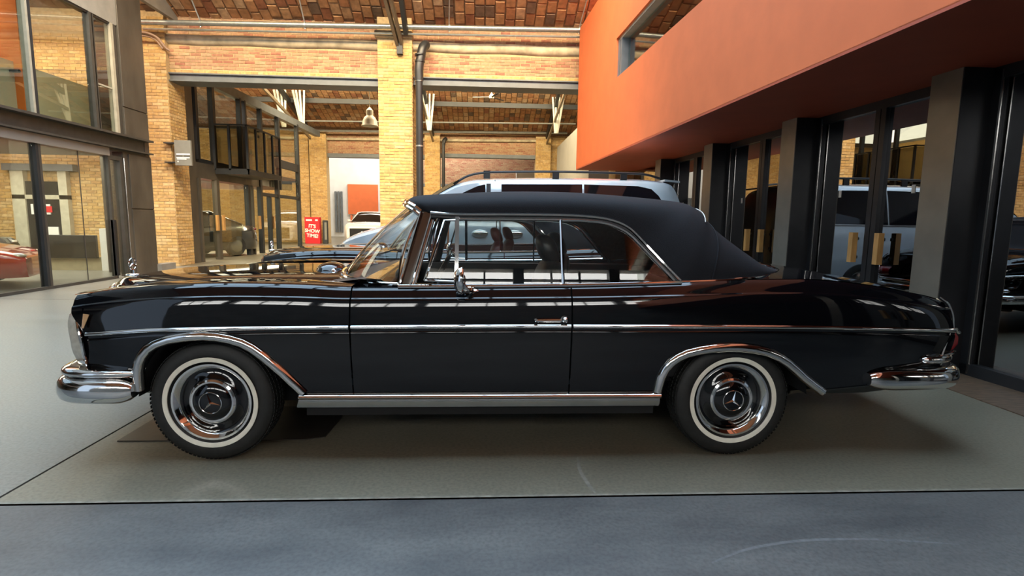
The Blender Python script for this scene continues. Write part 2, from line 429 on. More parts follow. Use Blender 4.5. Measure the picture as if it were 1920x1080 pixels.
# ---- the brick cross wall: piers, spandrels, steel lintels
pier1 = struct(MB().box(-8.3, -7.66, 13.87, 14.6, 0, 6.1).build('wall_pier', M['mortar'], smooth=0), 'yellow brick pier beside the left glass building')
brick_face(pier1, (-8.3, 13.87), (1,0), .64, 1.0, 5.98, 'brick_yellow')
brick_face(pier1, (-8.3, 13.87), (1,0), .64, 0, 1.0, 'brick_yellow', True)
brick_face(pier1, (-7.66, 13.87), (0,1), .73, 0, 4.5, 'brick_yellow', True)
pier2 = struct(MB().box(-2.6, -1.77, 13.77, 14.6, 0, 6.1).build('wall_pier', M['mortar'], smooth=0), 'yellow brick pier in the middle of the cross wall')
brick_face(pier2, (-2.6, 13.77), (1,0), .83, 1.7, 5.6, 'brick_yellow')
brick_face(pier2, (-2.6, 13.77), (1,0), .83, 0, 1.7, 'brick_yellow', True)
brick_face(pier2, (-1.77, 13.77), (0,1), .83, 0, 5.9, 'brick_yellow', True)
MB().box(-2.66, -1.75, 13.68, 14.2, 5.62, 5.78).build('capital', M['cornice'], pier2, 0, .03)
pier3 = struct(MB().box(3.4, 4.2, 13.87, 14.6, 0, 6.1).build('wall_pier', M['mortar'], smooth=0), 'brick pier behind the orange building')
def spandrel(x0, x1, zb, nm):
    s = struct(MB().box(x0, x1, 14.0, 14.55, zb, 6.15).build('wall_back', M['mortar'], smooth=0), nm)
    brick_face(s, (x0, 14.0), (1,0), x1-x0, zb+.10, 5.40, 'brick_mixed', tilt=.01)
    brick_face(s, (x0, 14.0), (1,0), x1-x0, zb+.005, zb+.085, 'brick_yellow', False, .14)
    brick_face(s, (x0, 14.0), (1,0), x1-x0, 5.62, 6.1, 'brick_mixed', True)
    prof = [(-.0, 5.38), (-.05, 5.40), (-.09, 5.44), (-.11, 5.50), (-.10, 5.57), (-.06, 5.61), (0, 5.63)]
    c = MB().grid([[(x, 14.0+a, z+.012*math.sin(x*3)) for a, z in prof] for x in np.linspace(x0, x1, 30)]); c.build('cornice', M['cornice'], s, 60)
    b = MB().box(x0-.02, x1+.02, 13.93, 14.5, zb-.03, zb).box(x0-.02, x1+.02, 13.93, 14.5, zb-.2, zb-.17).box(x0-.02, x1+.02, 13.99, 14.3, zb-.17, zb-.03)
    b.build('lintel', M['steel_grey'], s, 0)
spandrel(-7.66, -2.6, 4.72, 'brick spandrel above the left steel lintel')
spandrel(-1.77, 3.4, 4.78, 'brick spandrel above the right steel lintel')
wl_ = struct(MB().box(-15, -8.3, 13.92, 14.5, 0, 6.1).build('wall_left', M['mortar'], smooth=0), 'brick wall at the back of the glass showroom')
brick_face(wl_, (-12.6, 13.92), (1,0), 4.3, .1, 5.6, 'brick_yellow', True)

# pipes along the top of the wall
mainpipe = tag(MB().tube([(-8.4,13.55,5.72),(-3,13.55,5.80),(2.9,13.55,5.885)], .06, 12).build('pipe', M['galv']), 'thick galvanised pipe along the top of the cross wall', 'pipe')
tag(MB().tube([(-8.0,13.62,5.60),(-3,13.62,5.66),(2.9,13.62,5.75)], .026, 8).build('pipe', M['galv']), 'thin galvanised conduit just below the thick wall pipe', 'pipe')
for i, x in enumerate((-6.65, -4.25, -.85, 2.3)):
    z = 5.72+(x+8.4)*.0146
    MB().tube([(x,13.55,z-.09),(x,13.55,z+.05),(x-.06+.05*i,13.1,6.42)], .016, 6).tube([(x-.008,13.55,z),(x+.03,13.55,z)], .072, 10).build('hanger', M['galv'], mainpipe)
# bundled cables on top of the left pier
tag(MB().tube(spline([(-8.35,13.7,5.5),(-8.0,13.6,5.52),(-7.75,13.7,5.45),(-7.62,13.8,5.25),(-7.55,13.85,5.2)], 14), .03, 6).tube(spline([(-8.35,13.68,5.45),(-8.0,13.66,5.46),(-7.8,13.74,5.40),(-7.68,13.8,5.22)], 12), .022, 6).build('cable_bundle', mat('pinkish_cable', (.30,.20,.15), .6)),
    'loose cables curling over the top of the left pier', 'cable')
# black drainpipe
dp = empty('drainpipe', (-1.58, 13.60, 0)); tag(dp, 'tall black drainpipe with an elbow beside the middle pier', 'pipe')
MB().tube([(0,0,0),(0,0,4.62)], .088, 16).build('pipe', M['pvc'], dp)
MB().tube(spline([(0,0,4.6),(.0,0,4.9),(.05,.02,5.2),(.08,.04,5.36),(.13,.10,5.46),(.16,.16,5.48)], 18), .108, 16).build('elbow', M['pvc'], dp)
for z in (4.60, 3.05, 1.4, 5.05, 5.2):
    MB().tube([(0.02 if z > 5 else 0,0,z-.018),(0.02 if z > 5 else 0,0,z+.018)], .098 if z < 5 else .122, 16).build('collar', M['galv'] if z < 5 else M['pvc'], dp)
# rafters of the first bay that come down on the middle pier
rf = empty('roof_rafter', (-2.1, 13.7, 5.45)); tag(rf, 'brown steel roof rafter ending on the middle pier', 'rafter')
MB().bar((0,0,0), (-.32,-2.6,1.9), .07, .14).bar((.1,0,.02), (-.18,-2.6,1.92), .06, .14).build('chord', mat('brown_steel', (.16,.12,.08), .5, .3), rf, 0)
MB().bar((.22,-.1,.25), (.18,-2.6,2.2), .1, .2).build('upper_chord', M['steel_dark'], rf, 0)
MB().box(-.02,.12,-.05,.1,-.22,.03).build('foot', M['steel_dark'], rf, 0)

# ---- vaulted brick roof slopes
SL = .466
def roof1(y): return 6.05+SL*(14-y)
ce = struct(MB().prism([(-8.9,14.3,roof1(14.3)),(9,14.3,roof1(14.3)),(9,10.7,roof1(10.7)),(-8.9,10.7,roof1(10.7))], (0,0,.25)).build('ceiling', M['mortar_dark'], smooth=0))
def tile_mesh(L, W, D, m):
    r = .012
    return MB().add([(-L/2,-W/2,0),(L/2,-W/2,0),(L/2,W/2,0),(-L/2,W/2,0),(-L/2+r,-W/2+r,-D),(L/2-r,-W/2+r,-D),(L/2-r,W/2-r,-D),(-L/2+r,W/2-r,-D)],
                    [(4,5,6,7),(0,1,5,4),(1,2,6,5),(2,3,7,6),(3,0,4,7)]).mesh('brick', m, 0)
tm = tile_mesh(.225, .33, .035, M['brick_vault'])
sa = -math.atan(SL)
cnt = 0
for i in range(52):
    x = -8.3+i*.245+.1
    off = random.uniform(0, .35)
    for j in range(5):
        y = 14.05-off-j*.325
        if y < 12.45 or (x > 3.3) : continue
        if x < -8.2: continue
        inst(tm, 'brick', ce, (x+random.uniform(-.008,.008), y, roof1(y)+random.uniform(-.006,.01)), (sa+random.uniform(-.015,.015), random.uniform(-.03,.03), random.uniform(-.03,.03)))
def tiles_joined(parent, x0, x1, y0, y1, zf, slope, D=.035, px=.245, py=.36):
    acc = MB(); ca = math.atan(slope)
    nx = int((x1-x0)/px); ny = int(abs(y1-y0)/(py*math.cos(ca)))
    for i in range(nx):
        off = random.uniform(0, .3)
        for j in range(ny):
            x = x0+(i+.5)*px; y = y0+(j+.5+off)*py*math.cos(ca)
            a, b = px*.46, py*.46*math.cos(ca); dz = random.uniform(-.008, .008)
            P = [(x-a,y-b,zf(y-b)),(x+a,y-b,zf(y-b)),(x+a,y+b,zf(y+b)),(x-a,y+b,zf(y+b))]
            Q = [(p[0]*.93+x*.07, p[1]*.93+y*.07, p[2]-D+dz) for p in P]
            acc.add(P+Q, [(4,5,6,7),(0,1,5,4),(1,2,6,5),(2,3,7,6),(3,0,4,7)])
    o = acc.build('bricks', M['brick_vault'], parent, 0); o['kind'] = 'stuff'
tiles_joined(ce, -7.3, 3.4, 10.8, 12.3, roof1, SL)
# ridge glazing over the hall: sky panes between steel bars
def roofb(y): return 6.05+SL*(y+5)
gz = struct(MB().prism([(-7.4,10.7,roof1(10.7)+.1),(9,10.7,roof1(10.7)+.1),(9,4.5,roof1(4.5)+.1),(-7.4,4.5,roof1(4.5)+.1)], (0,0,.03))
            .prism([(-7.4,4.5,roofb(4.5)+.1),(9,4.5,roofb(4.5)+.1),(9,.2,roofb(.2)+.1),(-7.4,.2,roofb(.2)+.1)], (0,0,.03)).build('window_1', M['sky_glazing'], smooth=0), 'glazed roof ridge over the hall')
gm = MB()
for i in range(12):
    x = -7.4+i*1.49
    gm.bar((x,10.7,roof1(10.7)), (x,4.5,roof1(4.5)), .07, .12).bar((x,4.5,roofb(4.5)), (x,.2,roofb(.2)), .07, .12)
for y in (10.7, 8.6, 6.6, 4.5): gm.bar((-7.4,y,roof1(y)), (9,y,roof1(y)), .10, .16)
for y in (2.4, .2): gm.bar((-7.4,y,roofb(y)), (9,y,roofb(y)), .10, .16)
gm.build('glazing_bar', M['steel_dark'], gz, 0)
cb = struct(MB().prism([(-7.4,.2,roofb(.2)),(9,.2,roofb(.2)),(9,-5.3,roofb(-5.3)),(-7.4,-5.3,roofb(-5.3))], (0,0,.25)).build('ceiling', M['brick_vault'], smooth=0))
# end wall behind the camera with a row of tall windows
bw = struct(MB().box(-7.4, 9, -5.3, -5, 0, 3.4).box(-7.4, 9, -5.3, -5, 4.62, 6.3).build('wall_front', M['concrete'], smooth=0))
for i in range(8):
    x0 = -7.3+i*2.04
    struct(MB().box(x0, x0+1.82, -5.22, -5.18, 3.4, 4.62).build('window_2', M['clerestory'], smooth=0), 'tall white window pane in the end wall')
    fr_ = MB().box(x0-.11, x0+.0, -5.25, -4.95, 3.4, 4.62).box(x0+1.82, x0+1.93, -5.25, -4.95, 3.4, 4.62)
    for k in (1, 2): fr_.box(x0+k*.607-.02, x0+k*.607+.02, -5.17, -5.1, 3.4, 4.62)
    for z in (4.0, 4.42): fr_.box(x0, x0+1.82, -5.17, -5.1, z-.02, z+.02)
    struct(fr_.build('trim_1', M['steel_dark'], smooth=0))
# upper side walls of the hall
struct(MB().prism([(-7.5,-5.3,5.9),(-7.5,14.3,5.9),(-7.5,14.3,6.0),(-7.5,4.5,10.7),(-7.5,-5.3,6.0)], (.1,0,0)).build('wall_left', M['concrete'], smooth=0), 'upper side wall above the glass building')
struct(MB().prism([(9,-5.3,0),(9,14.3,0),(9,14.3,6.0),(9,4.5,10.7),(9,-5.3,6.0)], (.1,0,0)).build('wall_right', M['concrete'], smooth=0))

# ---- second bay, wall and roof beyond
def roof2(y): return 5.75+.30*(28-y)
c2 = struct(MB().prism([(-16,28.3,roof2(28.3)),(10,28.3,roof2(28.3)),(10,21,roof2(21)),(-16,21,roof2(21))], (0,0,.25)).build('ceiling', M['mortar_dark'], smooth=0))
tiles_joined(c2, -12.5, 5.0, 21.2, 28.0, roof2, .30)
c3 = struct(MB().prism([(-16,21,roof2(21)),(10,21,roof2(21)),(10,14.5,6.1),(-16,14.5,6.1)], (0,0,.25)).build('ceiling', M['brick_vault'], smooth=0))
def wall2(x0, x1, z0, z1, nm, mk='brick_mixed', y=28.0, p=None):
    s = struct(MB().box(x0, x1, y, y+.5, z0, z1).build('wall_far', M['mortar'], smooth=0), nm)
    brick_face(s, (x0, y), (1,0), x1-x0, z0, z1, mk, True)
    return s
s = wall2(-7.85, -2.97, 4.5, 5.6, 'far brick spandrel seen under the left lintel')
MB().box(-7.9, -2.9, 27.9, 28.4, 4.32, 4.5).build('lintel', M['steel_grey'], s, 0)
MB().tube([(-12,27.9,5.15),(-2.9,27.9,5.25)], .07, 8).build('cornice', M['cornice'], s)
s = wall2(-2.2, 2.65, 4.6, 5.6, 'far brick spandrel seen under the right lintel')
MB().box(-2.2, 2.65, 27.9, 28.4, 4.42, 4.6).build('lintel', M['steel_grey'], s, 0)
MB().tube([(-2.2,27.9,5.25),(2.65,27.9,5.32)], .07, 8).build('cornice', M['cornice'], s)
wall2(-9.4, -8.75, 0, 5.5, 'outer far brick pier behind the balcony building', 'brick_yellow', 27.8)
wall2(-8.68, -7.85, 0, 5.5, 'far brick pier behind the red board', 'brick_yellow', 27.7)
wall2(-2.97, -2.2, 0, 5.5, 'far brick pier right of the drainpipe', 'brick_yellow', 27.7)
wall2(2.65, 3.42, 0, 5.5, 'far brick pier beside the orange building', 'brick_yellow', 27.7)
wall2(3.42, 10, 0, 5.6, 'far brick wall behind the orange building', 'brick_yellow')
wall2(-16, -9.4, 0, 5.6, 'far brick wall behind the balcony building', 'brick_yellow')
tag(MB().tube([(-2.02,27.6,0),(-2.02,27.6,5.0)], .085, 10).tube(spline([(-2.02,27.6,5.0),(-1.98,27.6,5.2),(-1.9,27.7,5.3)],6), .1, 10).build('drainpipe', M['pvc']), 'thin far drainpipe on the second cross wall', 'pipe')
tag(MB().tube([(-9.5,27.5,5.50),(4.2,27.5,5.68)], .06, 8).build('pipe', M['galv']), 'galvanised pipe along the far cross wall', 'pipe')
tag(MB().tube([(-9.0,25,5.53),(4.2,25,5.70)], .035, 8).build('tie_rod', M['galv']), 'long thin tie rod across the second bay', 'rod')
for y, nm in ((25.0, 'steel purlin under the far vault'),):
    tag(MB().bar((-11,y,roof2(y)-.22), (4.8,y,roof2(y)-.22), .09, .2).build('purlin', M['steel_dark'], smooth=0), nm, 'purlin')
for i, (x, nm) in enumerate(((-8.6, 'roof truss with white struts above the balcony building'), (-2.55, 'roof truss with white struts right of the drainpipe'), (3.2, 'roof truss with white struts beside the orange building'))):
    t = empty('roof_truss', (x, 27.9, 5.2)); tag(t, nm, 'truss', 'roof trusses of the second bay')
    MB().bar((0,0,.25), (0,-6.9,2.3), .12, .22).build('top_chord', M['steel_dark'], t, 0)
    MB().bar((0,0,-.05), (.0,-6.5,1.2), .08, .12).build('bottom_chord', mat('truss_brown', (.25,.2,.14), .5, .2), t, 0)
    for dx in ((-.25, .55) if i == 0 else (0.1,)):
        for a, b in ((-.24,-.05),(-.10,-.02),(.06,.0),(.24,.05)):
            MB().bar((dx+b,-3.0,.05), (dx+a,-3.4,1.55), .075, .06).build('strut', M['white_rod'], t, 0)
struct(MB().box(3.7, 9, 19, 27.4, 0, 4.95).build('wall_block', M['grey_block'], smooth=0), 'plain grey wall block beyond the orange building')
# third bay
w3 = struct(MB().box(-10.9, -10.6, 28.6, 40, 0, 6).box(-10.9, -5.6, 38, 38.3, 0, 6.5).build('wall_end', M['plaster'], smooth=0), 'white end wall of the third bay')
MB().box(-9.35, -7.3, 37.9, 37.99, 1.55, 3.6).build('red_panel', M['orange'], w3, 0)
for k in range(7): MB().box(-9.2+k*.28, -9.08+k*.28, 37.9, 37.99, .2, 1.5).build('slat', M['orange'] if k % 3 == 0 else M['white_rod'], w3, 0)
for k in range(3): MB().box(-10.25+k*.2,-10.12+k*.2,37.9,37.98,.3,3.1).build('window_pane', M['steel_grey'], w3, 0)
struct(MB().box(-5.6, 10, 40, 40.4, 0, 8).build('wall_end', M['brick_yellow'], smooth=0), 'far yellow end wall')
s = wall2(-5.6, 10, 3.6, 5.6, 'third brick cross wall far beyond the van', 'brick_mixed', 36)
MB().box(-5.6, 10, 35.9, 36.3, 3.42, 3.6).build('lintel', M['steel_grey'], s, 0)
struct(MB().box(-1.2, 10, 36.1, 36.5, 0, 3.5).build('wall_end', mat('sand_panel', (.42,.29,.13), .8, 0, .12, 2), smooth=0), 'sand coloured panel under the third cross wall')
MB().box(2.0, 3.2, 33, 33.4, 2.0, 4.3).build('wall_end', M['plaster'], None, 0); struct(bpy.context.scene.collection.objects[-1], 'white wall piece above the roof of the van')
struct(MB().prism([(-16,28.3,5.8),(10,28.3,5.8),(10,35,9.5),(-16,35,9.5)], (0,0,.2)).prism([(-16,35,9.5),(10,35,9.5),(10,42,6),(-16,42,6)], (0,0,.2)).build('ceiling', M['brick_vault'], smooth=0))
struct(MB().box(-16.2, -16, 14, 46, 0, 10).build('wall_left', M['plaster'], smooth=0), 'outer wall of the far bays')
struct(MB().box(10, 10.2, 14, 46, 0, 10).build('wall_right', M['plaster'], smooth=0), 'outer right wall of the far bays')

# pendant lamp and ceiling fan
pl = empty('pendant_lamp', (-4.09, 20, 4.55)); tag(pl, 'white bell shaped pendant lamp hanging in the second bay', 'lamp')
MB().lathe([(.29,.0),(.30,.02),(.27,.07),(.255,.18),(.20,.30),(.12,.37),(.12,.40)], axis='z', n=24).build('shade', M['lamp_white'], pl)
MB().lathe([(.12,.40),(.13,.44),(.125,.55),(.08,.60),(.03,.66),(.0,.67)], axis='z', n=20).build('housing', M['lamp_white'], pl)
MB().tube([(0,0,.66),(0,0,3.0)], .012, 6).build('cord', M['white_rod'], pl)
fn = empty('ceiling_fan', (.3, 22, 6.12)); tag(fn, 'pale three bladed ceiling fan under the far vault', 'fan')
MB().lathe([(0,-.06),(.09,-.05),(.11,.03),(.05,.12),(.0,.14)], axis='z', n=14).build('motor', M['white_rod'], fn)
MB().tube([(0,0,.1),(0,0,1.45)], .015, 6).build('rod', M['white_rod'], fn)
for k, a in enumerate((170, 50, 290)):
    c, s_ = math.cos(math.radians(a)), math.sin(math.radians(a))
    MB().bar((c*.1,s_*.1,0), (c*.75,s_*.75,0), .11, .012).build('blade', M['white_rod'] if k == 0 else M['plastic'], fn, 0)
# ================================================================== LEFT GLASS BUILDING (facade plane x = -7.31)
FX = -7.31
lb = struct(MB().box(-7.5, FX+.02, 11.45, 12.35, 0, 2.52).box(-8.25, -7.3, 12.2, 12.35, 0, 6.0).build('wall_left_end', M['bronze'], smooth=0), 'brown grey metal clad end of the left glass building')
for (y0, y1, z0, z1) in ((11.6,12.33,.02,1.38),(11.6,12.33,1.40,2.50),(11.56,12.32,2.88,3.42),(11.56,12.32,3.44,6.0)):
    MB().box(FX-.02, FX+.045, y0, y1, z0, z1).build('panel', M['bronze'], lb, 0, .004)
MB().box(-7.5, FX+.02, -2, 12.3, 4.98, 6.05).build('parapet', M['concrete'], lb, 0)
MB().box(-7.5, FX+.02, 11.55, 12.3, 2.85, 5.0).build('backing', M['bronze'], lb, 0)
MB().box(FX-.05, FX+.14, 12.3, 12.85, 0, .18).build('plinth', M['concrete'], lb, 0)
bm_ = empty('facade_beam', (FX, 0, 2.5)); struct(bm_, 'long steel channel beam between the two glass storeys')
bm_.name = 'trim_2'
MB().box(-.12,.0,-2,12.3,.02,.35).build('web', M['frame_grey'], bm_, 0)
MB().box(-.1,.15,-2,12.3,.32,.36).build('flange', M['frame_grey'], bm_, 0)
MB().box(-.1,.13,-2,12.3,.06,.09).build('flange', M['frame_grey'], bm_, 0)
MB().box(-.1,.05,-2,11.02,-.10,.055).build('fascia', mat('taupe_fascia', (.26,.235,.20), .5, .2, .06, 2), bm_, 0)
def pane(nm, y0, y1, z0, z1, x=FX-.03, m='shop_glass', lab=None):
    return struct(MB().box(x-.008, x, y0, y1, z0, z1).build(nm, M[m], smooth=0), lab)
def post(y, w, z0, z1, m, d=.1, x=FX):
    return MB().box(x-d, x+.02, y-w/2, y+w/2, z0, z1).build('mullion', M[m], None, 0)
w = pane('window_3', 2, 9.30, .05, 2.45, lab='large ground floor showroom pane nearest the camera')
w = pane('window_3', 9.40, 11.0, .05, 2.45, lab='ground floor showroom pane beside the glass door')
MB().box(FX-.032, FX-.02, 10.28, 10.29, .05, 2.45).build('seam', M['frame_grey'], w, 0)
for y, wd, m in ((9.33,.05,'steel_dark'),(9.385,.05,'frame_grey')):
    struct(post(y, wd, 0, 2.45, m)).name = 'trim_3'
struct(MB().box(FX-.06, FX+.03, -2, 11.0, 0, .05).build('trim_4', M['frame_grey'], smooth=0))
d = struct(MB().box(FX-.05, FX-.042, 11.03, 11.36, .06, 2.35).build('door_1', M['shop_glass'], smooth=0), 'narrow glass door at the end of the showroom')
MB().box(FX-.07, FX+.02, 11.0, 11.05, 0, 2.42).build('frame', M['frame_grey'], d, 0)
MB().box(FX-.07, FX+.02, 11.34, 11.42, 0, 2.42).build('frame', M['frame_grey'], d, 0)
MB().box(FX-.07, FX+.02, 11.05, 11.34, 2.34, 2.42).build('frame', M['frame_grey'], d, 0)
MB().box(FX-.02, FX+.05, 11.0, 11.06, .06, 1.16).build('pull_handle', M['plastic'], d, 0)
MB().tube([(FX+.05,11.43,0),(FX+.05,11.43,2.4)], .007, 6).build('cover_strip', M['chrome_dull'], d)
# upper storey
pane('window_4', 2, 9.38, 2.88, 4.96, lab='upper showroom pane at the left picture edge')
w = pane('window_4', 9.46, 10.80, 2.88, 4.96, lab='wide upper pane with the greenish glass rail behind')
w = pane('window_4', 10.9, 11.36, 2.88, 4.96, lab='narrow upper casement pane')
MB().box(FX-.06, FX-.02, 10.9, 11.36, 3.72, 3.75).build('glazing_bar', M['frame_light'], w, 0)
for y, wd, m, nm in ((9.38,.05,'frame_light','pale'),(9.43,.06,'steel_dark','dark'),(10.83,.09,'frame_grey','grey'),(10.88,.05,'frame_grey','grey'),(11.40,.08,'frame_light','pale'),(11.47,.07,'frame_grey','grey')):
    struct(post(y, wd, 2.86, 4.98, m)).name = 'trim_5'
struct(MB().box(FX-.1, FX+.0, 2, 11.5, 4.95, 5.02).box(FX-.1, FX+.02, 2, 11.5, 2.85, 2.89).build('trim_5', M['frame_grey'], smooth=0))
# inside
struct(MB().box(-15, -7.43, -2, 12.2, 2.52, 2.84).build('ceiling_showroom', mat('showroom_ceiling', (.20,.195,.175), .8, 0, .05), smooth=0))
struct(MB().box(-15, -7.43, -2, 12.2, 5.5, 5.8).build('ceiling_upper_floor', M['concrete'], smooth=0))
struct(MB().box(-15.2, -15, -2, 14, 0, 5.8).build('wall_showroom', M['grey_block'], smooth=0))
struct(MB().box(-15, -7.4, -2.2, -2, 0, 5.8).build('wall_showroom', M['concrete'], smooth=0))
struct(MB().box(-12.5, -8.17, 10.3, 10.42, 2.84, 5.5).build('wall_orange', M['orange_in'], smooth=0), 'bright orange inner wall on the upper floor')
tag(MB().tube([(-12.5,10.22,3.72),(-8.15,10.22,3.74)], .03, 8).build('handrail', M['steel_dark']), 'dark handrail in front of the orange inner wall', 'rail')
tag(MB().box(-8.32, -8.305, 9.6, 12.1, 2.84, 3.92).build('glass_rail', M['frosted'], smooth=0), 'greenish glass balustrade behind the wide upper window', 'railing')
struct(MB().box(-12.5, -12.3, 10.42, 13.9, 2.84, 5.5).build('wall_upper', M['plaster'], smooth=0))
struct(MB().box(-13.0, -9.9, 9.95, 10.05, 0, 2.52).build('wall_partition', M['grey_block'], smooth=0), 'plain grey partition inside the showroom')
# door in the brick wall behind the showroom
dr = struct(MB().box(-11.15, -10.35, 13.82, 13.88, 0, 2.05).build('door_2', M['screen'], smooth=0), 'dark door with a pale frame seen through the showroom')
MB().box(-11.45, -11.15, 13.78, 13.92, 0, 2.3).box(-10.35, -10.15, 13.78, 13.92, 0, 2.3).box(-11.45, -10.15, 13.78, 13.92, 1.62, 1.72).build('frame', mat('pale_door_frame', (.50,.47,.36), .6), dr, 0)
MB().box(-11.6, -9.95, 13.74, 13.92, 2.3, 2.46).build('lintel', M['steel_grey'], dr, 0)
MB().box(-11.05, -10.6, 13.80, 13.82, 1.25, 1.5).build('poster', M['white_print'], dr, 0)
MB().box(-10.75, -10.45, 13.80, 13.82, .75, .95).build('notice', M['white_print'], dr, 0)
MB().box(-10.7, -10.55, 13.79, 13.80, 1.3, 1.45).build('poster_mark', M['red_print'], dr, 0)
# desk with a wide dark screen
tb = empty('display_stand', (-9.25, 12.55, 0)); tag(tb, 'wide dark screen on a white stand inside the showroom', 'screen')
MB().box(-.65,.55,-.04,.04,.28,.80).build('screen', M['screen'], tb, 0, .01)
MB().box(-.7,.62,.06,.25,.0,.3).build('cabinet', mat('sand_cabinet', (.42,.36,.22), .5), tb, 0)
MB().box(.62,.78,.0,.2,.0,.95).build('side_panel', M['white_print'], tb, 0)

# ================================================================== BALCONY BUILDING beyond the cross wall (plane x = -7.75)
BX = -7.75
bb = struct(MB().box(BX-.3, BX, 14.75, 15.12, 0, 5.05).build('wall_balcony_building', M['bronze'], smooth=0), 'brown steel corner post of the balcony building')
MB().box(BX-.25, BX-.02, 15.12, 19.3, 2.3, 2.72).build('fascia', M['bronze'], bb, 0)
MB().bar((BX-.1,15.0,5.05), (BX-.1,26.4,5.2), .22, .26).build('roof_beam', M['steel_grey'], bb, 0)
MB().box(BX-.5, BX-.1, 15.1, 23.3, 2.72, 2.85).build('floor_edge', M['steel_dark'], bb, 0)
MB().box(BX-5, BX-.3, 15, 23.3, 2.4, 2.85).build('upper_floor', M['concrete'], bb, 0)
MB().box(BX-5, BX-4.9, 14.6, 23.3, 0, 5.05).build('back_wall', M['brick_yellow'], bb, 0)
MB().box(BX-.6, BX-.32, 14.62, 14.7, 0, 1.35).build('low_panel', M['frosted'], bb, 0)
for y, wd, z0, z1, m in ((15.3,.12,2.8,5.0,'black_metal'),(16.25,.14,2.8,5.0,'black_metal'),(18.0,.1,2.8,5.0,'black_metal'),(18.35,.1,2.8,5.0,'black_metal'),(19.6,.12,2.8,5.0,'black_metal'),(21.2,.14,2.3,5.0,'steel_dark'),(23.3,.16,0,5.1,'steel_dark'),
                         (15.25,.1,0,2.3,'bronze'),(16.25,.16,0,2.3,'bronze'),(18.35,.18,0,2.3,'steel_dark'),(19.35,.16,0,2.75,'steel_dark'),(20.15,.12,0,2.0,'steel_dark'),(20.95,.16,0,2.75,'steel_dark'),(18.65,.08,0,2.3,'bronze')):
    MB().box(BX-.12, BX+.02, y-wd/2, y+wd/2, z0, z1).build('post', M[m], bb, 0)
MB().box(BX-.1, BX, 19.3, 23.3, 2.0, 2.12).box(BX-.1, BX, 20.95, 23.3, 3.15, 3.45).build('transom', M['steel_dark'], bb, 0)
k = 0
for y0, y1, z0, z1 in ((15.3,16.2,.08,2.25),(16.33,18.25,.05,2.25),(18.45,19.3,.08,2.25),(19.42,20.1,.08,2.0),(20.2,20.9,.08,2.0),(21.03,23.2,.05,3.15),(15.36,16.2,2.85,4.95),(16.3,18,2.85,4.95),(18.4,19.55,2.85,4.95),(19.65,21.1,2.85,4.95),(21.3,23.2,3.45,4.95)):
    struct(MB().box(BX-.06, BX-.05, y0, y1, z0, z1).build('window_5', M['shop_glass'], smooth=0),
           ['glass door at the near end of the balcony building', 'wide glass pane under the balcony', 'glass door right of the wide pane', 'left leaf of the far glass doors', 'right leaf of the far glass doors', 'large corner pane at the far end of the balcony building',
            'near upper pane of the balcony building', 'upper pane behind the balcony rail', 'second upper pane behind the balcony', 'third upper pane behind the balcony', 'far upper corner pane of the balcony building'][k]); k += 1
hn = [('near glass door, left wooden pull', 16.08), ('near glass pane edge, wooden pull beside the post', 16.45), ('wooden pull on the middle glass door', 19.05), ('wooden pull on the far glass doors', 20.3)]
for nm, y in hn:
    tag(MB().box(BX+.0, BX+.06, y-.05, y+.05, .85, 1.3).build('door_pull', M['handle_wood'], smooth=0), nm + ' of balcony building', 'handle')
bl = empty('balcony', (-6.83, 16.2, 2.5)); tag(bl, 'dark steel balcony with mesh panels above the glass doors', 'balcony')
MB().box(-.92, 0, 0, 2.5, 0, .1).build('deck', M['bronze'], bl, 0)
MB().box(-.92, .03, -.03, .0, -.02, .14).box(0,.03,-.03,2.52,-.02,.14).build('edge', M['steel_dark'], bl, 0)
for p in ((-.92,0),(-.5,0),(0,0),(0,.62),(0,1.25),(0,1.88),(0,2.5)):
    MB().box(p[0]-.03, p[0]+.03, p[1]-.03, p[1]+.03, .1, 1.38).build('rail_post', M['steel_dark'], bl, 0)
MB().box(-.92, .03, -.03, .03, 1.36, 1.40).box(-.03,.03,0,2.53,1.36,1.40).build('top_rail', M['steel_dark'], bl, 0)
for a, b in (((-.9,0),(-.52,0)),((-.48,0),(-.03,0)),((0,.03),(0,.6)),((0,.65),(0,1.22)),((0,1.28),(0,1.85)),((0,1.9),(0,2.47))):
    MB().box(min(a[0],b[0])-.004, max(a[0],b[0])+.004, min(a[1],b[1])-.004, max(a[1],b[1])+.004, .14, 1.34).build('mesh_panel', M['mesh'], bl, 0)
sg = empty('hanging_sign', (-7.3, 13.72, 2.48)); tag(sg, 'grey projecting sign plate with white lettering by the left pier', 'sign')
MB().box(-.2,.19,-.03,.03,0,.60).build('plate', M['grey_board'], sg, 0, .004)
MB().box(-.16,.16,-.034,-.031,.255,.285).build('text_line', M['white_print'], sg, 0)
MB().box(-.16,-.02,-.034,-.031,.215,.238).build('text_line', mat('dark_print', (.08,.08,.08), .7), sg, 0)
MB().box(.02,.16,-.034,-.031,.215,.238).build('text_line', mat('dark_print', (.08,.08,.08), .7), sg, 0)
MB().box(-.16,.15,-.034,-.031,.175,.20).build('text_line', M['white_print'], sg, 0)
MB().box(-.15,.07,-.034,-.031,.14,.165).build('text_line', M['white_print'], sg, 0)
MB().prism([(-.15,-.031,.08),(-.11,-.031,.08),(-.13,-.031,.12)], (0,-.003,0)).build('arrow', M['white_print'], sg, 0)
for z in (.06, .52): MB().box(-.46,-.2,-.015,.17,z,z+.03).build('bracket', M['steel_dark'], sg, 0)

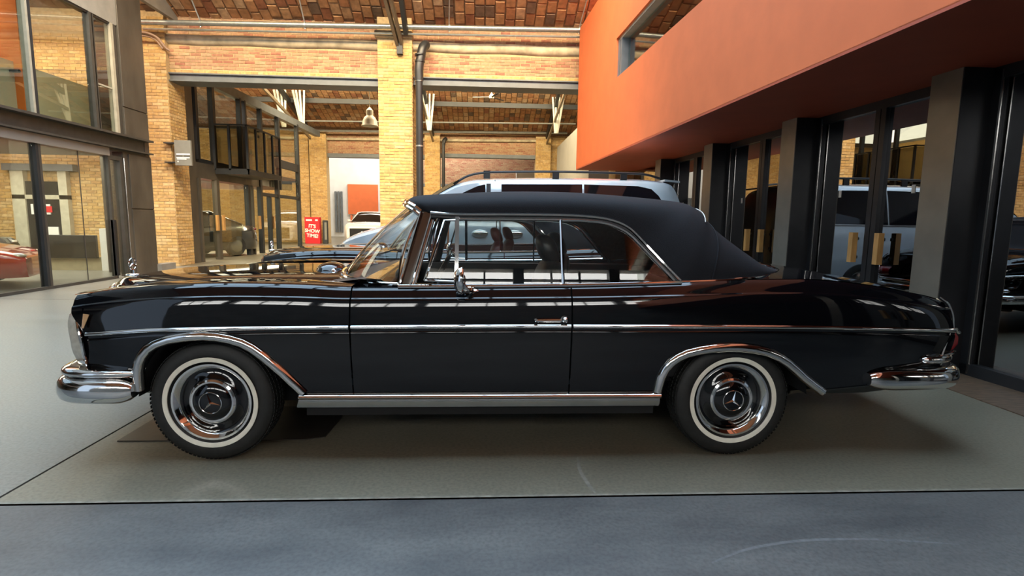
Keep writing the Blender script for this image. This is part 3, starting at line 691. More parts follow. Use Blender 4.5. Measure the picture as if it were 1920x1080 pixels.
# red advertising board and grey stand by the far pier
rb = empty('advertising_board', (-8.4, 26.9, 0)); tag(rb, 'red advertising board with tilted white lettering by the far pier', 'sign')
MB().box(-.36,.36,0,.3,0,1.30).build('board', M['red_print'], rb, 0, .01)
MB().box(-.29,.0,-.012,0,1.11,1.19).build('logo_strip', M['white_print'], rb, 0)
MB().box(.16,.28,-.012,0,1.11,1.19).build('logo_mark', M['white_print'], rb, 0)
def text(body, size, loc, rot, mat_, parent, name='lettering', ext=.004):
    c = bpy.data.curves.new(name, 'FONT'); c.body = body; c.size = size; c.extrude = ext; c.align_x = 'CENTER'; c.offset = size*.03
    c.materials.append(mat_)
    tmp = bpy.data.objects.new(name, c); COL.objects.link(tmp)
    me = bpy.data.meshes.new_from_object(tmp.evaluated_get(bpy.context.evaluated_depsgraph_get()))
    bpy.data.objects.remove(tmp, do_unlink=True)
    o = bpy.data.objects.new(name, me); COL.objects.link(o)
    o.parent = parent; o.location = loc; o.rotation_euler = rot
    return o
for i, tx in enumerate(("IT'S", 'SHOW', 'TIME!')):
    text(tx, .235, (0, -.012, .78-i*.235), (math.pi/2, math.radians(5), 0), M['white_print'], rb)
gs = empty('info_stand', (-7.78, 26.95, 0)); tag(gs, 'narrow grey stand next to the red advertising board', 'stand')
MB().box(-.12,.12,-.06,.1,0,1.15).build('body', M['steel_dark'], gs, 0, .02)
MB().box(-.02,.09,-.07,-.06,.2,1.05).build('face', M['grey_board'], gs, 0)

# ================================================================== RIGHT BUILDING: orange box over black columns (slightly skewed to the hall)
KS = -.0436
M['pale_side'] = mat('pale_column_side', (.23,.21,.175), .42, .6, .1, 4)
def sk(x, y, z): return (x+KS*(y-4.27), y, z)
orange = struct(MB().box(2.70, 2.95, -5, 13.45, 2.55, 3.90).box(2.70, 2.95, -5, 13.45, 4.62, 5.88).box(2.70, 2.95, 10.25, 13.45, 3.90, 4.62)
                .box(2.95, 8.9, 13.2, 13.45, 2.55, 5.88).box(2.95, 8.9, -5, 13.2, 5.6, 5.88).xf(sk).build('wall_orange', M['orange'], smooth=0), 'long orange rendered upper storey overhanging the black columns')
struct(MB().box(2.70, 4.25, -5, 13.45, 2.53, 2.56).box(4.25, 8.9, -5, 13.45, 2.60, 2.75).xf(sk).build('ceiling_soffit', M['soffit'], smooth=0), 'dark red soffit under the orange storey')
ow = struct(MB().box(2.86, 2.868, -4.9, 10.2, 3.93, 4.60).xf(sk).build('window_6', M['shop_glass'], smooth=0), 'long strip window in the orange wall')
MB().box(2.74,2.90,10.13,10.25,3.90,4.62).box(2.74,2.90,10.02,10.10,3.93,4.60).xf(sk).build('frame', M['steel_grey'], ow, 0)
MB().box(2.74,2.90,-4.9,10.25,4.57,4.62).xf(sk).build('frame', M['frame_light'], ow, 0)
MB().box(2.74,2.90,-4.9,10.25,3.90,3.93).xf(sk).build('frame', M['steel_dark'], ow, 0)
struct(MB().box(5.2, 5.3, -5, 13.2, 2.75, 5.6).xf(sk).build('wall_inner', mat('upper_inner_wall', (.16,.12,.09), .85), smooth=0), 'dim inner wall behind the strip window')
# columns
CY = [-.03, 2.12, 4.27, 6.415, 8.575, 10.8]
names = ['', '', 'nearest black column at the right picture edge', 'second black column behind the rear of the cars', 'third black column right of the van', 'fourth black column behind the van']
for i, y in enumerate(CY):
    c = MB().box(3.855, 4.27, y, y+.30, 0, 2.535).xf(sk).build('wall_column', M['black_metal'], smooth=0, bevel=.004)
    MB().box(3.848, 3.855, y+.004, y+.296, .01, 2.53).xf(sk).build('column_side', M['pale_side'], c, 0)  # hall-side face in a paler tone than the rest of the column
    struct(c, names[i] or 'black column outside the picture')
GX = 4.16
for i in range(len(CY)-1):
    y0 = CY[i]+.30; y1 = CY[i+1]; ym = (y0+y1)/2-.06
    near = ['front', 'near', 'first', 'second', 'third'][i]
    g = struct(MB().box(GX-.006, GX, y0+.05, y1-.05, .10, 2.44).xf(sk).build('window_7', M['dark_glass'], smooth=0), f'tinted glass bay {near} in the row between black columns')
    MB().box(GX-.05,GX+.05,y0,y0+.07,0,2.53).box(GX-.05,GX+.05,y1-.07,y1,0,2.53).box(GX-.05,GX+.05,y0,y1,2.44,2.53).box(GX-.05,GX+.05,y0,y1,0,.10).xf(sk).build('frame', M['black_metal'], g, 0)
    MB().box(GX-.05,GX+.05,ym-.07,ym-.005,.1,2.44).box(GX-.05,GX+.05,ym+.005,ym+.07,.1,2.44).xf(sk).build('door_stile', M['black_metal'], g, 0)
    MB().box(GX-.055,GX-.045,y1-.085,y1-.07,.02,2.5).xf(sk).build('edge_strip', M['chrome_dull'], g, 0)
    for a in (-.2, .16):
        MB().box(GX-.13, GX-.07, ym+a-.03, ym+a+.03, .86, 1.18).xf(sk).build('door_pull', M['handle_wood'], g, 0)
        MB().box(GX-.08, GX-.04, ym+a-.01, ym+a+.01, .9, .93).box(GX-.08, GX-.04, ym+a-.01, ym+a+.01, 1.1, 1.13).xf(sk).build('pull_fixing', M['steel_dark'], g, 0)
    for a in (.55, -.45):
        MB().box(GX-.010, GX-.007, ym+a-.02, ym+a+.02, 1.57, 1.65).xf(sk).build('sticker', M['white_print'], g, 0)
g = struct(MB().box(GX-.006, GX, 11.15, 13.4, .1, 2.44).xf(sk).build('window_7', M['dark_glass'], smooth=0), 'tinted glass bay at the far end of the black columns')
struct(MB().box(6.8, 6.9, -5, 13.4, 0, 2.6).build('wall_shop', M['shop_dark'], smooth=0))
struct(MB().box(4.3, 9, 13.4, 13.5, 0, 2.6).build('wall_shop', M['shop_dark'], smooth=0))
# ================================================================== THE CLASSIC CONVERTIBLE (local x: front -, rear +; y: near side -; z up)
HW = hermite([(-2.06,.80),(-1.95,.852),(-1.7,.888),(-1.35,.908),(-.6,.915),(.5,.915),(1.3,.912),(1.8,.898),(2.2,.868),(2.45,.83),(2.62,.775),(2.70,.72)])
ZS = hermite([(-2.0,.665),(-1.92,.672),(-1.53,.705),(-.63,.723),(.47,.732),(1.1,.732),(1.66,.728),(2.12,.716),(2.45,.70),(2.62,.685)])
ZT = hermite([(-2.04,.782),(-1.984,.834),(-1.893,.864),(-1.738,.895),(-1.505,.915),(-1.193,.926),(-.905,.923),(-.653,.913),(-.371,.915),(.438,.927),(1.029,.946),(1.45,.965),(1.70,.968),(1.9,.958),(2.13,.930),(2.45,.882),(2.60,.852),(2.70,.83)])
UP = linear([(0,0),(.10,.0015),(.2,.0035),(.30,.006),(.4,.0094),(.5,.0134),(.55,.0158),(.6,.0185),(.65,.0217),(.70,.0255),(.72,.028),(.735,.0335),(.75,.0355),(.80,.041),(.85,.0465),(.90,.053),(.95,.061),(1,.074)])
UPM = .074
DN = linear([(0,0),(.018,.006),(.024,.007),(.030,.0035),(.034,.003),(.06,.0045),(.10,.008),(.16,.015),(.22,.0235),(.28,.033),(.33,.0425),(.38,.054),(.46,.077)])
def side_y(x, z):
    zs, zt = ZS(x), ZT(x)
    if z >= zs: return HW(x)-UP((z-zs)/(zt-zs))
    return HW(x)-DN(zs-z)
ARCH_F = [(-1.684,.385),(-1.679,.44),(-1.672,.49),(-1.658,.53),(-1.637,.567),(-1.605,.60),(-1.563,.626),(-1.50,.648),(-1.435,.660),(-1.385,.666),(-1.334,.668),(-1.27,.664),(-1.209,.652),(-1.155,.634),(-1.109,.607),(-1.06,.565),(-1.011,.516),(-.97,.472),(-.937,.432),(-.905,.395),(-.882,.366)]
ARCH_R = [(.950,.370),(.955,.41),(.962,.455),(.978,.495),(1.003,.530),(1.037,.558),(1.079,.580),(1.145,.597),(1.217,.608),(1.29,.613),(1.357,.612),(1.43,.603),(1.50,.587),(1.56,.562),(1.619,.527),(1.675,.485),(1.727,.441),(1.79,.396),(1.85,.354)]
ZB = linear([(-2.05,.50),(-1.69,.478)] + ARCH_F[2:] + [(.948,.366)] + ARCH_R[2:] + [(2.1,.352),(2.42,.382),(2.62,.43),(2.7,.45)])
XF = hermite([(.45,.0),(.60,-.001),(.70,-.014),(.78,-.060),(.84,-.065)])      # front edge of the wing, shift by height
XR = hermite([(.35,-.05),(.45,-.035),(.56,.02),(.65,.035),(.70,.03),(.78,.015),(.86,-.03)])
def shear(x, z):
    if x < -1.75: return x+XF(z)*min(1, (-1.75-x)/.18)
    if x > 2.2: return x+XR(z)*min(1, (x-2.2)/.40)
    return x
def side_point(x, z, s, off=0.0):
    return (shear(x, z), s*(side_y(x, z)+off), z)
TOPROWS = [1, .97, .95, .92, .90, .85, .80, .77, .75, .743, .735, .728, .72, .70, .67, .65, .62, .6, .57, .55, .5, .4, .3, .2, .1, .04, 0]
LOWROWS = [0, .03, .08, .16, .28, .42, .56, .7, .85, 1.0]
def side_panel(x0, x1, s, extra=()):
    n = max(4, int((x1-x0)/.035))
    xs = sorted(set([round(x0+(x1-x0)*i/n, 4) for i in range(n+1)] + [round(e, 4) for e in extra if x0 < e < x1]))
    rows = []
    for x in xs:
        zs, zt, zb = ZS(x), ZT(x), ZB(x)
        r = [side_point(x, zs+t*(zt-zs), s) for t in TOPROWS] + [side_point(x, zs-d_, s) for d_ in (.01,.018,.024,.030,.034,.042)] + [side_point(x, zs-.042+(zb-zs+.042)*t, s) for t in LOWROWS[1:]]
        y = abs(r[-1][1])
        r.append((r[-1][0], s*(y-.05), r[-1][2]+.004))       # folded lip
        rows.append(r)
    return MB().grid(rows)
def ribbon(pts, sec, s=1):
    """trim strip: pts on the body side (x, z, off); sec (out, up) offsets"""
    rows = []
    for x, z, off in pts:
        y = side_y(x, z)+off
        rows.append([(shear(x, z), s*(y+a), z+b) for a, b in sec])
    m = MB().grid(rows, cv=True)
    k = len(sec); m.f.append(tuple(range(k))); m.f.append(tuple(range(len(m.v)-k, len(m.v))))
    return m
def arch_trim(arch, s, w=.034):
    rows = []
    for i, (x, z) in enumerate(arch):
        a = Vector(arch[max(i-1, 0)]); b = Vector(arch[min(i+1, len(arch)-1)]); t = (b-a).normalized(); nn = Vector((-t.y, t.x))
        q = lambda d, o: (x+nn.x*d, s*(side_y(x, z+nn.y*d)+o), z+nn.y*d)
        rows.append([q(-.012,-.03), q(-.014,.010), q(-.004,.020), q(.010,.022), q(w*.8,.012), q(w,.0), q(w*.9,-.02)])
    return MB().grid(rows)
def hood_z(x, y):
    crest = ZT(max(x, -2.0))+.010
    zc = hermite([(-2.3,.80),(-2.25,.85),(-2.2,.872),(-2.05,.905),(-1.71,.928),(-1.38,.938),(-1.04,.942),(-.75,.942)])(x)
    t = abs(y)/.615
    return crest-.045+(zc+.041-crest)*(1-min(t,1)**5)
def deck_z(x, y):
    zc = hermite([(1.2,.975),(1.6,.992),(1.9,.992),(2.13,.962),(2.36,.922),(2.5,.898),(2.62,.872),(2.72,.845)])(x)
    e = ZT(x)+.004
    t = min(1, abs(y)/(HW(x)-UPM))
    return e+(zc-e)*(1-t**2.4)

WS_BASE = [(-.835,0,.935),(-.82,.22,.932),(-.765,.42,.925),(-.665,.58,.917),(-.55,.70,.912),(-.40,.775,.915)]
WS_TOP = [(-.425,0,1.352),(-.418,.2,1.349),(-.395,.38,1.338),(-.365,.5,1.327),(-.335,.58,1.315),(-.30,.635,1.295)]
GY = lambda z: .814-.27*(z-.93)           # side glass leans in
def tube_sec(r, k=6): return [(r*math.cos(2*math.pi*i/k), r*math.sin(2*math.pi*i/k)) for i in range(k)]

def star_mesh(r):
    """three-pointed star, facing -y"""
    b = MB(); pts = []
    for i in range(6):
        a = math.pi/2+i*math.pi/3; rr = r if i % 2 == 0 else r*.17
        pts.append((rr*math.cos(a), 0, rr*math.sin(a)))
    c = (0, -r*.16, 0)
    b.add(pts+[c], [(i, (i+1) % 6, 6) for i in range(6)])
    return b

def wheel(root, x, s, star_rot, lbl=None):
    w = empty('wheel', (x, s*.745, .314)); w.parent = root
    n = 72
    # tyre
    prof = [(.198,-.062),(.205,-.082),(.225,-.092),(.255,-.094),(.280,-.088),(.298,-.078),(.306,-.068),(.3125,-.045),(.3145,0),(.3125,.045),(.306,.068),(.298,.078),(.27,.09),(.22,.088),(.198,.06)]
    MB().lathe([(r, t) for r, t in prof], sgn=-s*-1, n=n).build('tyre', M['rubber'], w, 50)
    tr = MB()
    for k in range(90):
        a = 2*math.pi*k/90
        for t0, t1, rr in ((.052,.071,.3085),(.026,.047,.3135),(-.01,.012,.315),(-.047,-.026,.3135),(-.071,-.052,.3085)):
            d = .016
            P = [(rr*math.cos(a+j), t, rr*math.sin(a+j)) for j in (0, d*3) for t in (t0, t1)]
            Q = [(p[0]*1.010, p[1], p[2]*1.010) for p in P]
            tr.add(P+Q, [(4,5,7,6),(0,1,5,4),(2,3,7,6),(0,2,6,4),(1,3,7,5)])
    o = tr.build('tread_blocks', M['rubber'], w, 0); o['kind'] = 'stuff'
    f = lambda pr: [(r, -t) for r, t in pr]      # t measured outward
    MB().lathe([(r, s*t) for r, t in [(.237,.0945),(.236,.0965),(.225,.0965),(.214,.0945),(.213,.09)]], n=n).build('whitewall', M['whitewall'], w)
    MB().lathe([(r, s*t) for r, t in [(.204,.070),(.206,.078),(.200,.086),(.190,.086),(.176,.076),(.164,.060),(.161,.050)]], n=n).build('trim_ring', M['chrome'], w)
    MB().lathe([(r, s*t) for r, t in [(.163,.050),(.158,.046),(.140,.050),(.128,.060),(.115,.066)]], n=n).build('wheel_disc', M['paint'], w)
    hc = MB().lathe([(r, s*t) for r, t in [(.098,.075),(.085,.086),(.06,.093),(.03,.096),(.001,.097)]], n=n).build('hub_cap', M['paint'], w)
    MB().lathe([(r, s*t) for r, t in [(.118,.062),(.116,.072),(.106,.078),(.098,.077),(.096,.070)]], n=n).build('chrome_band', M['chrome'], hc)
    MB().tube([(.055*math.cos(2*math.pi*k/40), s*.0955, .055*math.sin(2*math.pi*k/40)) for k in range(40)], .0022, 6, closed=True).build('emblem_ring', M['chrome'], hc)
    st = star_mesh(.052).build('star_emblem', M['chrome'], hc, 0)
    st.location = (0, s*.0965, 0); st.rotation_euler = (0, math.radians(star_rot), 0) if s < 0 else (0, math.radians(star_rot), math.pi)
    MB().lathe([(.20,-.05*s),(.15,-.07*s),(.0,-.07*s)], n=24).build('rim_back', M['dark'], w)
    return w

def classic(name, loc, label, seat_m, lining_m, stars):
    root = empty(name, loc); tag(root, label, 'car')
    P = lambda mb, nm, m, par=root, sm=35: mb.build(nm, M[m] if isinstance(m, str) else m, par, sm)
    door_front = linear([(.36,-.590),(.40,-.600),(.54,-.620),(.70,-.628),(.82,-.622),(.88,-.600),(.92,-.53)])
    for s in (-1, 1):
        # ---- front wing with the crown that meets the bonnet
        wing = side_panel(-1.93, -.632, s, [a[0] for a in ARCH_F])
        rows = []
        for i in range(40):
            x = -1.93+(1.93-.632)*i/39
            zt = ZT(x); y1 = HW(x)-UPM
            rows.append([(shear(x, zt), s*y1, zt)] + [(shear(x, zt)-(.02 if x < -1.91 else 0), s*(y1+(.622-y1)*t), zt+.016*math.sin(min(1, t*1.15)*math.pi*.62)**.7-.012*t) for t in (.06,.13,.22,.35,.5,.65,.8,.9,1)])
        wing.grid(rows)
        fw = P(wing, 'front_wing', 'paint')
        P(arch_trim(ARCH_F, s), 'arch_trim', 'chrome', fw, 60)
        # ---- door
        dr_ = P(side_panel(-.624, .470, s), 'door', 'paint')
        # ---- rear wing
        rw = P(side_panel(.478, 2.59, s, [a[0] for a in ARCH_R]), 'rear_wing', 'paint')
        P(arch_trim(ARCH_R, s), 'arch_trim', 'chrome', rw, 60)
        # ---- waist strips and sills
        sec = [(.0,-.011),(.009,-.008),(.013,0),(.009,.007),(.0,.010)]
        for x0, x1, par in ((-1.905,-.634,fw),(-.622,.468,dr_),(.480,2.58,rw)):
            xs = np.linspace(x0, x1, 40)
            P(ribbon([(x, ZS(x), 0) for x in xs], sec, s), 'waist_strip', 'chrome', par, 70)
        sl = [( -.885, .3), (.955, .3)]
        sillsec = [(-.06,.285),(-.020,.292),(-.006,.312),(-.004,.338),(.010,.345),(.016,.354),(.012,.364),(.0,.370),(-.05,.370)]
        xs = np.linspace(-.895, .958, 30)
        P(MB().grid([[(x-(.362-z)*.32*(1 if x < -.8 else 0), s*(.868+a+.004), z) for a, z in sillsec] for x in xs]), 'sill_trim', 'chrome_dull', root, 40)
        P(MB().grid([[(x, s*(.868+a+.006), z) for a, z in [(.004,.343),(.013,.349),(.018,.357),(.013,.366),(.003,.370)]] for x in xs]), 'sill_bead', 'chrome', root, 60)
        # ---- wheel housings
        for xc in (-1.30, 1.37):
            hs = MB().grid([[(xc+.40*math.cos(a), s*y, .30+.42*math.sin(a)) for y in (.55,.70,.845)] for a in np.linspace(.12, math.pi-.12, 24)])
            hs.add([(xc+.42*math.cos(a), s*.56, .30+.44*math.sin(a)) for a in np.linspace(.1, math.pi-.1, 24)], [tuple(range(24))])
            P(hs, 'wheel_housing', 'dark')
        wheel(root, -1.352, s, stars[0]); wheel(root, 1.368, s, stars[1])
        # ---- belt moulding, glass, frames
        xs = np.linspace(-.40, 1.05, 40)
        P(MB().tube([(x, s*(HW(x)-UPM+.006), ZT(x)+.004) for x in xs], .009, 8), 'belt_moulding', 'chrome')
        rim = spline([(1.05,s*.825,.950),(1.20,s*.82,.955),(1.40,s*.785,.963),(1.56,s*.70,.968),(1.68,s*.60,.976),(1.80,s*.4,.985),(1.87,0,.99)], 24)
        P(MB().tube(rim, .009, 8), 'top_moulding', 'chrome')
        # A pillar
        pa = Vector((-.362, s*.785, .915)); pb = Vector((-.262, s*.655, 1.292))
        ap = MB().grid([[p+Vector((dx, s*dy, 0)) for dx, dy in ((-.040,-.012),(-.038,.010),(-.026,.018),(.0,.020),(.018,.020),(.036,.012),(.038,-.02),(.0,-.03))] for p in (pa, pa.lerp(pb,.25), pa.lerp(pb,.5), pa.lerp(pb,.75), pb)], cv=True)
        pil = P(ap, 'windscreen_pillar', mat('pillar_chrome', (.20,.175,.15), .14, 1, .1) if 'pillar' not in M else M['pillar'], root, 25)
        for dx in (-.042, .018, .038):
            P(MB().tube([pa+Vector((dx, s*.016, 0)), pb+Vector((dx, s*.016, 0))], .0065, 6), 'pillar_bead', 'chrome', pil)
        # vent window
        v0 = (-.272, .945); v1 = (-.175, 1.250); vx = -.110
        vg = P(MB().add([(v0[0], s*GY(v0[1]), v0[1]), (vx, s*GY(.94), .94), (vx, s*GY(1.25), 1.25), (v1[0], s*GY(1.25), 1.25)], [(0,1,2,3)]), 'vent_window', 'car_glass', root, 0)
        P(MB().tube([(x, s*(GY(z)+.006), z) for x, z in ((v0[0], v0[1]), (vx-.012, .940))], .007, 6).tube([(x, s*(GY(z)+.006), z) for x, z in ((v0[0], v0[1]), (v1[0], v1[1]), (vx-.005, 1.252))], .007, 6), 'frame', 'chrome', vg)
        P(MB().bar((vx, s*(GY(.935)+.004), .93), (vx, s*(GY(1.265)+.004), 1.268), .020, .022, (0,1,0)), 'post', 'chrome', vg, 0)
        # door glass
        dg = P(MB().grid([[(x, s*GY(z), z) for x in np.linspace(-.10, .437, 4)] for z in np.linspace(.925, 1.258, 5)]), 'door_window', 'car_glass', root, 60)
        P(MB().tube([(-.10, s*GY(1.26), 1.258), (.437, s*GY(1.26), 1.262)], .006, 6).tube([(.437, s*GY(.93), .93), (.430, s*GY(1.262), 1.262)], .007, 6), 'frame', 'chrome', dg)
        # quarter glass
        q = [(.448,.935),(.438,1.258),(.55,1.257),(.66,1.247),(.74,1.222),(.80,1.185),(.86,1.125),(1.03,.948)]
        qg = P(MB().add([(x, s*GY(z), z) for x, z in q], [tuple(range(len(q)))]), 'quarter_window', 'car_glass', root, 0)
        P(MB().tube([(v.x, v.y, v.z) for v in spline([(x, s*(GY(z)+.004), z) for x, z in q[1:]], 40)], .0085, 6), 'frame', 'chrome', qg)
        # outer chrome rail along the edge of the soft top
        rail = spline([(-.25,s*.708,1.288),(-.10,s*.712,1.282),(.15,s*.712,1.285),(.43,s*.712,1.286),(.60,s*.712,1.279),(.71,s*.714,1.262),(.80,s*.722,1.222),(.88,s*.738,1.145),(.97,s*.782,1.045),(1.065,s*.822,.945)], 50)
        P(MB().tube(rail, .0085, 6), 'top_rail', 'chrome')
        P(MB().tube([p+Vector((0,-s*.012,-.016)) for p in rail], .010, 6), 'rail_seal', 'plastic')
        # door handle
        hd = MB().tube(spline([(.288,s*.925,.762),(.30,s*.938,.764),(.34,s*.944,.766),(.40,s*.946,.767),(.415,s*.95,.768)], 12), [.006,.009]+[.009]*9+[.008], 8)
        P(hd, 'door_handle', 'chrome', dr_)
        P(MB().ball((.436,s*.925,.768), (.018,.026,.016), 12, 8), 'lock_button', 'chrome', dr_)
        P(MB().ball((.292,s*.918,.761), (.010,.02,.009), 10, 6), 'handle_foot', 'chrome', dr_)
        # headlamp
        LBX = lambda z: -1.936-.062*max(0, (z-.63)/.166)**1.4-.02*max(0, (.55-z)/.1)
        rows = []
        for i in range(9):
            t = i/8; row = []
            for k in range(28):
                a = 2*math.pi*k/28
                z_ = .628+.166*t*math.sin(a); row.append((LBX(z_)-.100*math.sqrt(max(0, 1-t**2.6)), s*(.748+.118*t*math.cos(a)), z_))
            rows.append(row)
        hl = P(MB().grid(rows, cv=True), 'headlamp', 'headlamp', root, 80)
        P(MB().tube([(LBX(.628+.167*math.sin(2*math.pi*k/40))+.004, s*(.748+.119*math.cos(2*math.pi*k/40)), .628+.167*math.sin(2*math.pi*k/40)) for k in range(40)], .008, 8, closed=True), 'bezel', 'chrome', hl)
        # side marker on the wing
        P(MB().prism([(-1.915,s*.862,.775),(-1.885,s*.866,.772),(-1.912,s*.872,.705),(-1.922,s*.872,.705)], (0,s*.004,0)), 'side_marker', 'amber', fw, 0)
        # tail lamp
        tl = MB()
        rows = []
        for z, xr, yw in ((.690,2.625,.762),(.672,2.655,.752),(.645,2.682,.742),(.605,2.690,.735),(.575,2.668,.735),(.562,2.64,.740)):
            rows.append([(xr-.045, s*(yw+.022), z), (xr-.012, s*(yw+.014), z), (xr+.004, s*(yw-.02), z), (xr+.016, s*(yw-.10), z), (xr+.018, s*(yw-.2), z)])
        t_ = P(tl.grid(rows), 'tail_lamp', 'tail_red', root, 50)
        P(MB().tube([(2.575,s*.79,.695),(2.62,s*.785,.700),(2.66,s*.768,.672)], .009, 6).tube([(2.590,s*.788,.692),(2.545,s*.80,.555),(2.62,s*.778,.556),(2.66,s*.755,.565)], .007, 6), 'frame', 'chrome', t_)
        P(MB().tube(spline([(2.545,s*.745,.868),(2.580,s*.768,.83),(2.600,s*.782,.77),(2.606,s*.788,.70)], 10), .006, 6), 'edge_bead', 'chrome', rw)
    # ---- bonnet, boot lid, front and rear panels
    ys = np.linspace(-.615, .615, 31)
    rows = []
    for u in np.linspace(0, 1, 40):
        r = []
        for y in ys:
            t = abs(y)/.615
            xf_ = -2.262+.55*t**1.9; xb = -.865+.20*t**2.2
            x = xf_+(xb-xf_)*u
            z = hood_z(x, y)-.035*max(0, 1-u/.05)**2
            r.append((x, y, z))
        rows.append(r)
    hood = P(MB().grid(rows), 'bonnet', 'paint')
    for k, y in enumerate((-.33,)):
        pass
    rows = []
    for u in np.linspace(0, 1, 26):
        r = []
        for t in np.linspace(-1, 1, 31):
            x0 = 1.90-.45*abs(t)**2; x1 = 2.615-.05*abs(t)**2
            x = x0+(x1-x0)*u; y = t*(HW(x)-UPM)
            r.append((x, y, deck_z(x, y)))
        rows.append(r)
    P(MB().grid(rows), 'boot_lid', 'paint')
    rows = []
    for z in np.linspace(.87, .36, 14):
        xx = 2.585+XR(z)
        r = []
        for t in np.linspace(-1, 1, 25):
            r.append((xx+.055*(1-abs(t)**2.2), t*(.765 if z > .5 else .765-.02), z-.03*abs(t)**2*(1 if z > .8 else 0)))
        rows.append(r)
    P(MB().grid(rows), 'rear_panel', 'paint')
    rows = []
    for u in np.linspace(0, 1, 9):
        r = []
        for y in ys:
            t = abs(y)/.615; xf_ = -2.262+.55*t**1.9
            A = Vector((xf_, y, hood_z(xf_, y)-.035)); B = Vector((-2.02-.195*(1-t**1.5), y, .79))
            q = A.lerp(B, u); q.z = A.z-(A.z-B.z)*u**1.8
            r.append(q)
        rows.append(r)
    P(MB().grid(rows), 'nose_panel', 'paint')
    P(MB().grid([[(-1.93-.17*(1-abs(t)**2)-(0.05 if .5 < z < .8 else 0)*(1-abs(t)), t*.85, z) for t in np.linspace(-1,1,21)] for z in (.80,.76,.7,.6,.5,.42)]), 'front_panel', 'paint')
    # radiator grille
    gr = P(MB().tube([(-2.20,-.30,.50),(-2.205,-.31,.68),(-2.21,-.28,.78),(-2.23,-.15,.822),(-2.235,0,.828),(-2.23,.15,.822),(-2.21,.28,.78),(-2.205,.31,.68),(-2.20,.30,.50)], .02, 10), 'grille', 'chrome')
    P(MB().box(-2.18,-2.12,-.29,.29,.47,.79), 'grille_core', 'dark', gr, 0)
    for z in np.linspace(.51, .77, 9): P(MB().box(-2.205,-2.18,-.28,.28,z-.006,z+.006), 'grille_bar', 'chrome', gr, 0)
    P(MB().box(-2.215,-2.18,-.012,.012,.48,.81), 'grille_post', 'chrome', gr, 0)
    # bonnet star on its base
    so = empty('hood_ornament', (-2.215, 0, .868)); so.parent = root
    P(MB().ball((0,0,.008), (.045,.035,.012), 16, 6), 'base', 'chrome', so)
    P(MB().tube([(0,0,.0),(0,0,.04)], [.012,.006], 8), 'stem', 'chrome', so)
    P(MB().tube([(0,.036*math.cos(2*math.pi*k/32),.078+.036*math.sin(2*math.pi*k/32)) for k in range(32)], .0032, 6, closed=True), 'ring', 'chrome', so)
    st = MB()
    for k in range(3):
        a = math.pi/2+k*2*math.pi/3
        st.tube([(0,0,.078),(0,.035*math.cos(a),.078+.035*math.sin(a))], [.007,.002], 6)
    P(st, 'star', 'chrome', so)
    # bumpers
    def bumper(nm, pts, z, hgt, dep, ends):
        half = spline([(x, -y, 0) for x, y in pts], 40)
        path = half[::1] + [Vector((p.x, -p.y, 0)) for p in half[-2::-1]]
        N = len(path)
        def out(i):
            t = (path[min(i+1, N-1)]-path[max(i-1, 0)]).normalized()
            return Vector((t.y, -t.x, 0))*ends
        sec = [(dep*c, z+hgt/2*sn) for c, sn in [(-.9,-.85),(-.2,-1.0),(.45,-.93),(.82,-.70),(1.0,-.3),(1.0,.2),(.86,.6),(.5,.90),(-.1,1.0),(-.8,.95)]]
        rows = []
        for i, p in enumerate(path):
            e = min(i, N-1-i); k = 1.0 if e > 3 else (.55, .80, .92, .98)[e]
            o = out(i)
            rows.append([p+o*(a if a < 0 else a*k)+Vector((0,0,z+(b-z)*k)) for a, b in sec])
        m = MB().grid(rows, cv=True); kk = len(sec); m.f.append(tuple(range(kk))); m.f.append(tuple(range(len(m.v)-kk, len(m.v))))
        return P(m, nm, 'chrome', root, 45)
    FP = [(-1.70,.872),(-1.82,.876),(-1.94,.872),(-2.03,.84),(-2.085,.755),(-2.13,.55),(-2.165,.25),(-2.175,0)]
    bumper('front_bumper', FP, .392, .128, .048, -1)
    bumper('front_bumper_blade', [(x+.012, y-.012) for x, y in FP], .478, .046, .040, -1)
    RP = [(2.10,.850),(2.3,.848),(2.46,.838),(2.59,.80),(2.68,.70),(2.725,.5),(2.745,.25),(2.75,0)]
    bumper('rear_bumper', RP, .432, .118, .045, 1)
    bumper('rear_bumper_blade', [(2.41,.805),(2.47,.80),(2.54,.782),(2.61,.73),(2.655,.62),(2.68,.4),(2.69,.2),(2.695,0)], .533, .050, .045, 1)
    # underbody
    P(MB().box(-1.70, 1.75, -.56, .56, .23, .42).box(-.88, .94, -.82, .82, .24, .40), 'underbody', 'dark', root, 0)
    P(MB().box(-1.9,-.85,-.56,.56,.42,.80), 'engine_bay', 'dark', root, 0); P(MB().box(1.25,2.45,-.56,.56,.42,.84), 'boot_box', 'dark', root, 0)
    P(MB().tube([(-1.95,-.45,.30),(-1.75,-.45,.27),(-1.60,-.5,.28)], .05, 8), 'cross_member', 'chrome_dull'); P(MB().tube([(1.9,-.45,.25),(2.5,-.45,.30),(2.62,-.45,.31)], .03, 8), 'exhaust', 'chrome_dull')
    # ---- soft top
    ST = [((-.30,.655,1.300),(-.425,1.366)),((-.25,.690,1.292),(-.36,1.394)),((-.11,.704,1.290),(-.165,1.410)),((.15,.706,1.292),(.17,1.428)),((.43,.706,1.293),(.51,1.430)),((.60,.706,1.288),(.74,1.420)),
          ((.71,.708,1.270),(.93,1.408)),((.80,.716,1.232),(1.09,1.396)),((.88,.732,1.155),(1.21,1.384)),((.97,.775,1.05),(1.26,1.372)),((1.06,.815,.955),(1.315,1.350)),((1.17,.812,.954),(1.345,1.310)),
          ((1.28,.80,.957),(1.385,1.270)),((1.40,.762,.960),(1.475,1.195)),((1.52,.72,.967),(1.58,1.11)),((1.63,.645,.974),(1.69,1.03)),((1.73,.52,.982),(1.82,.99))]
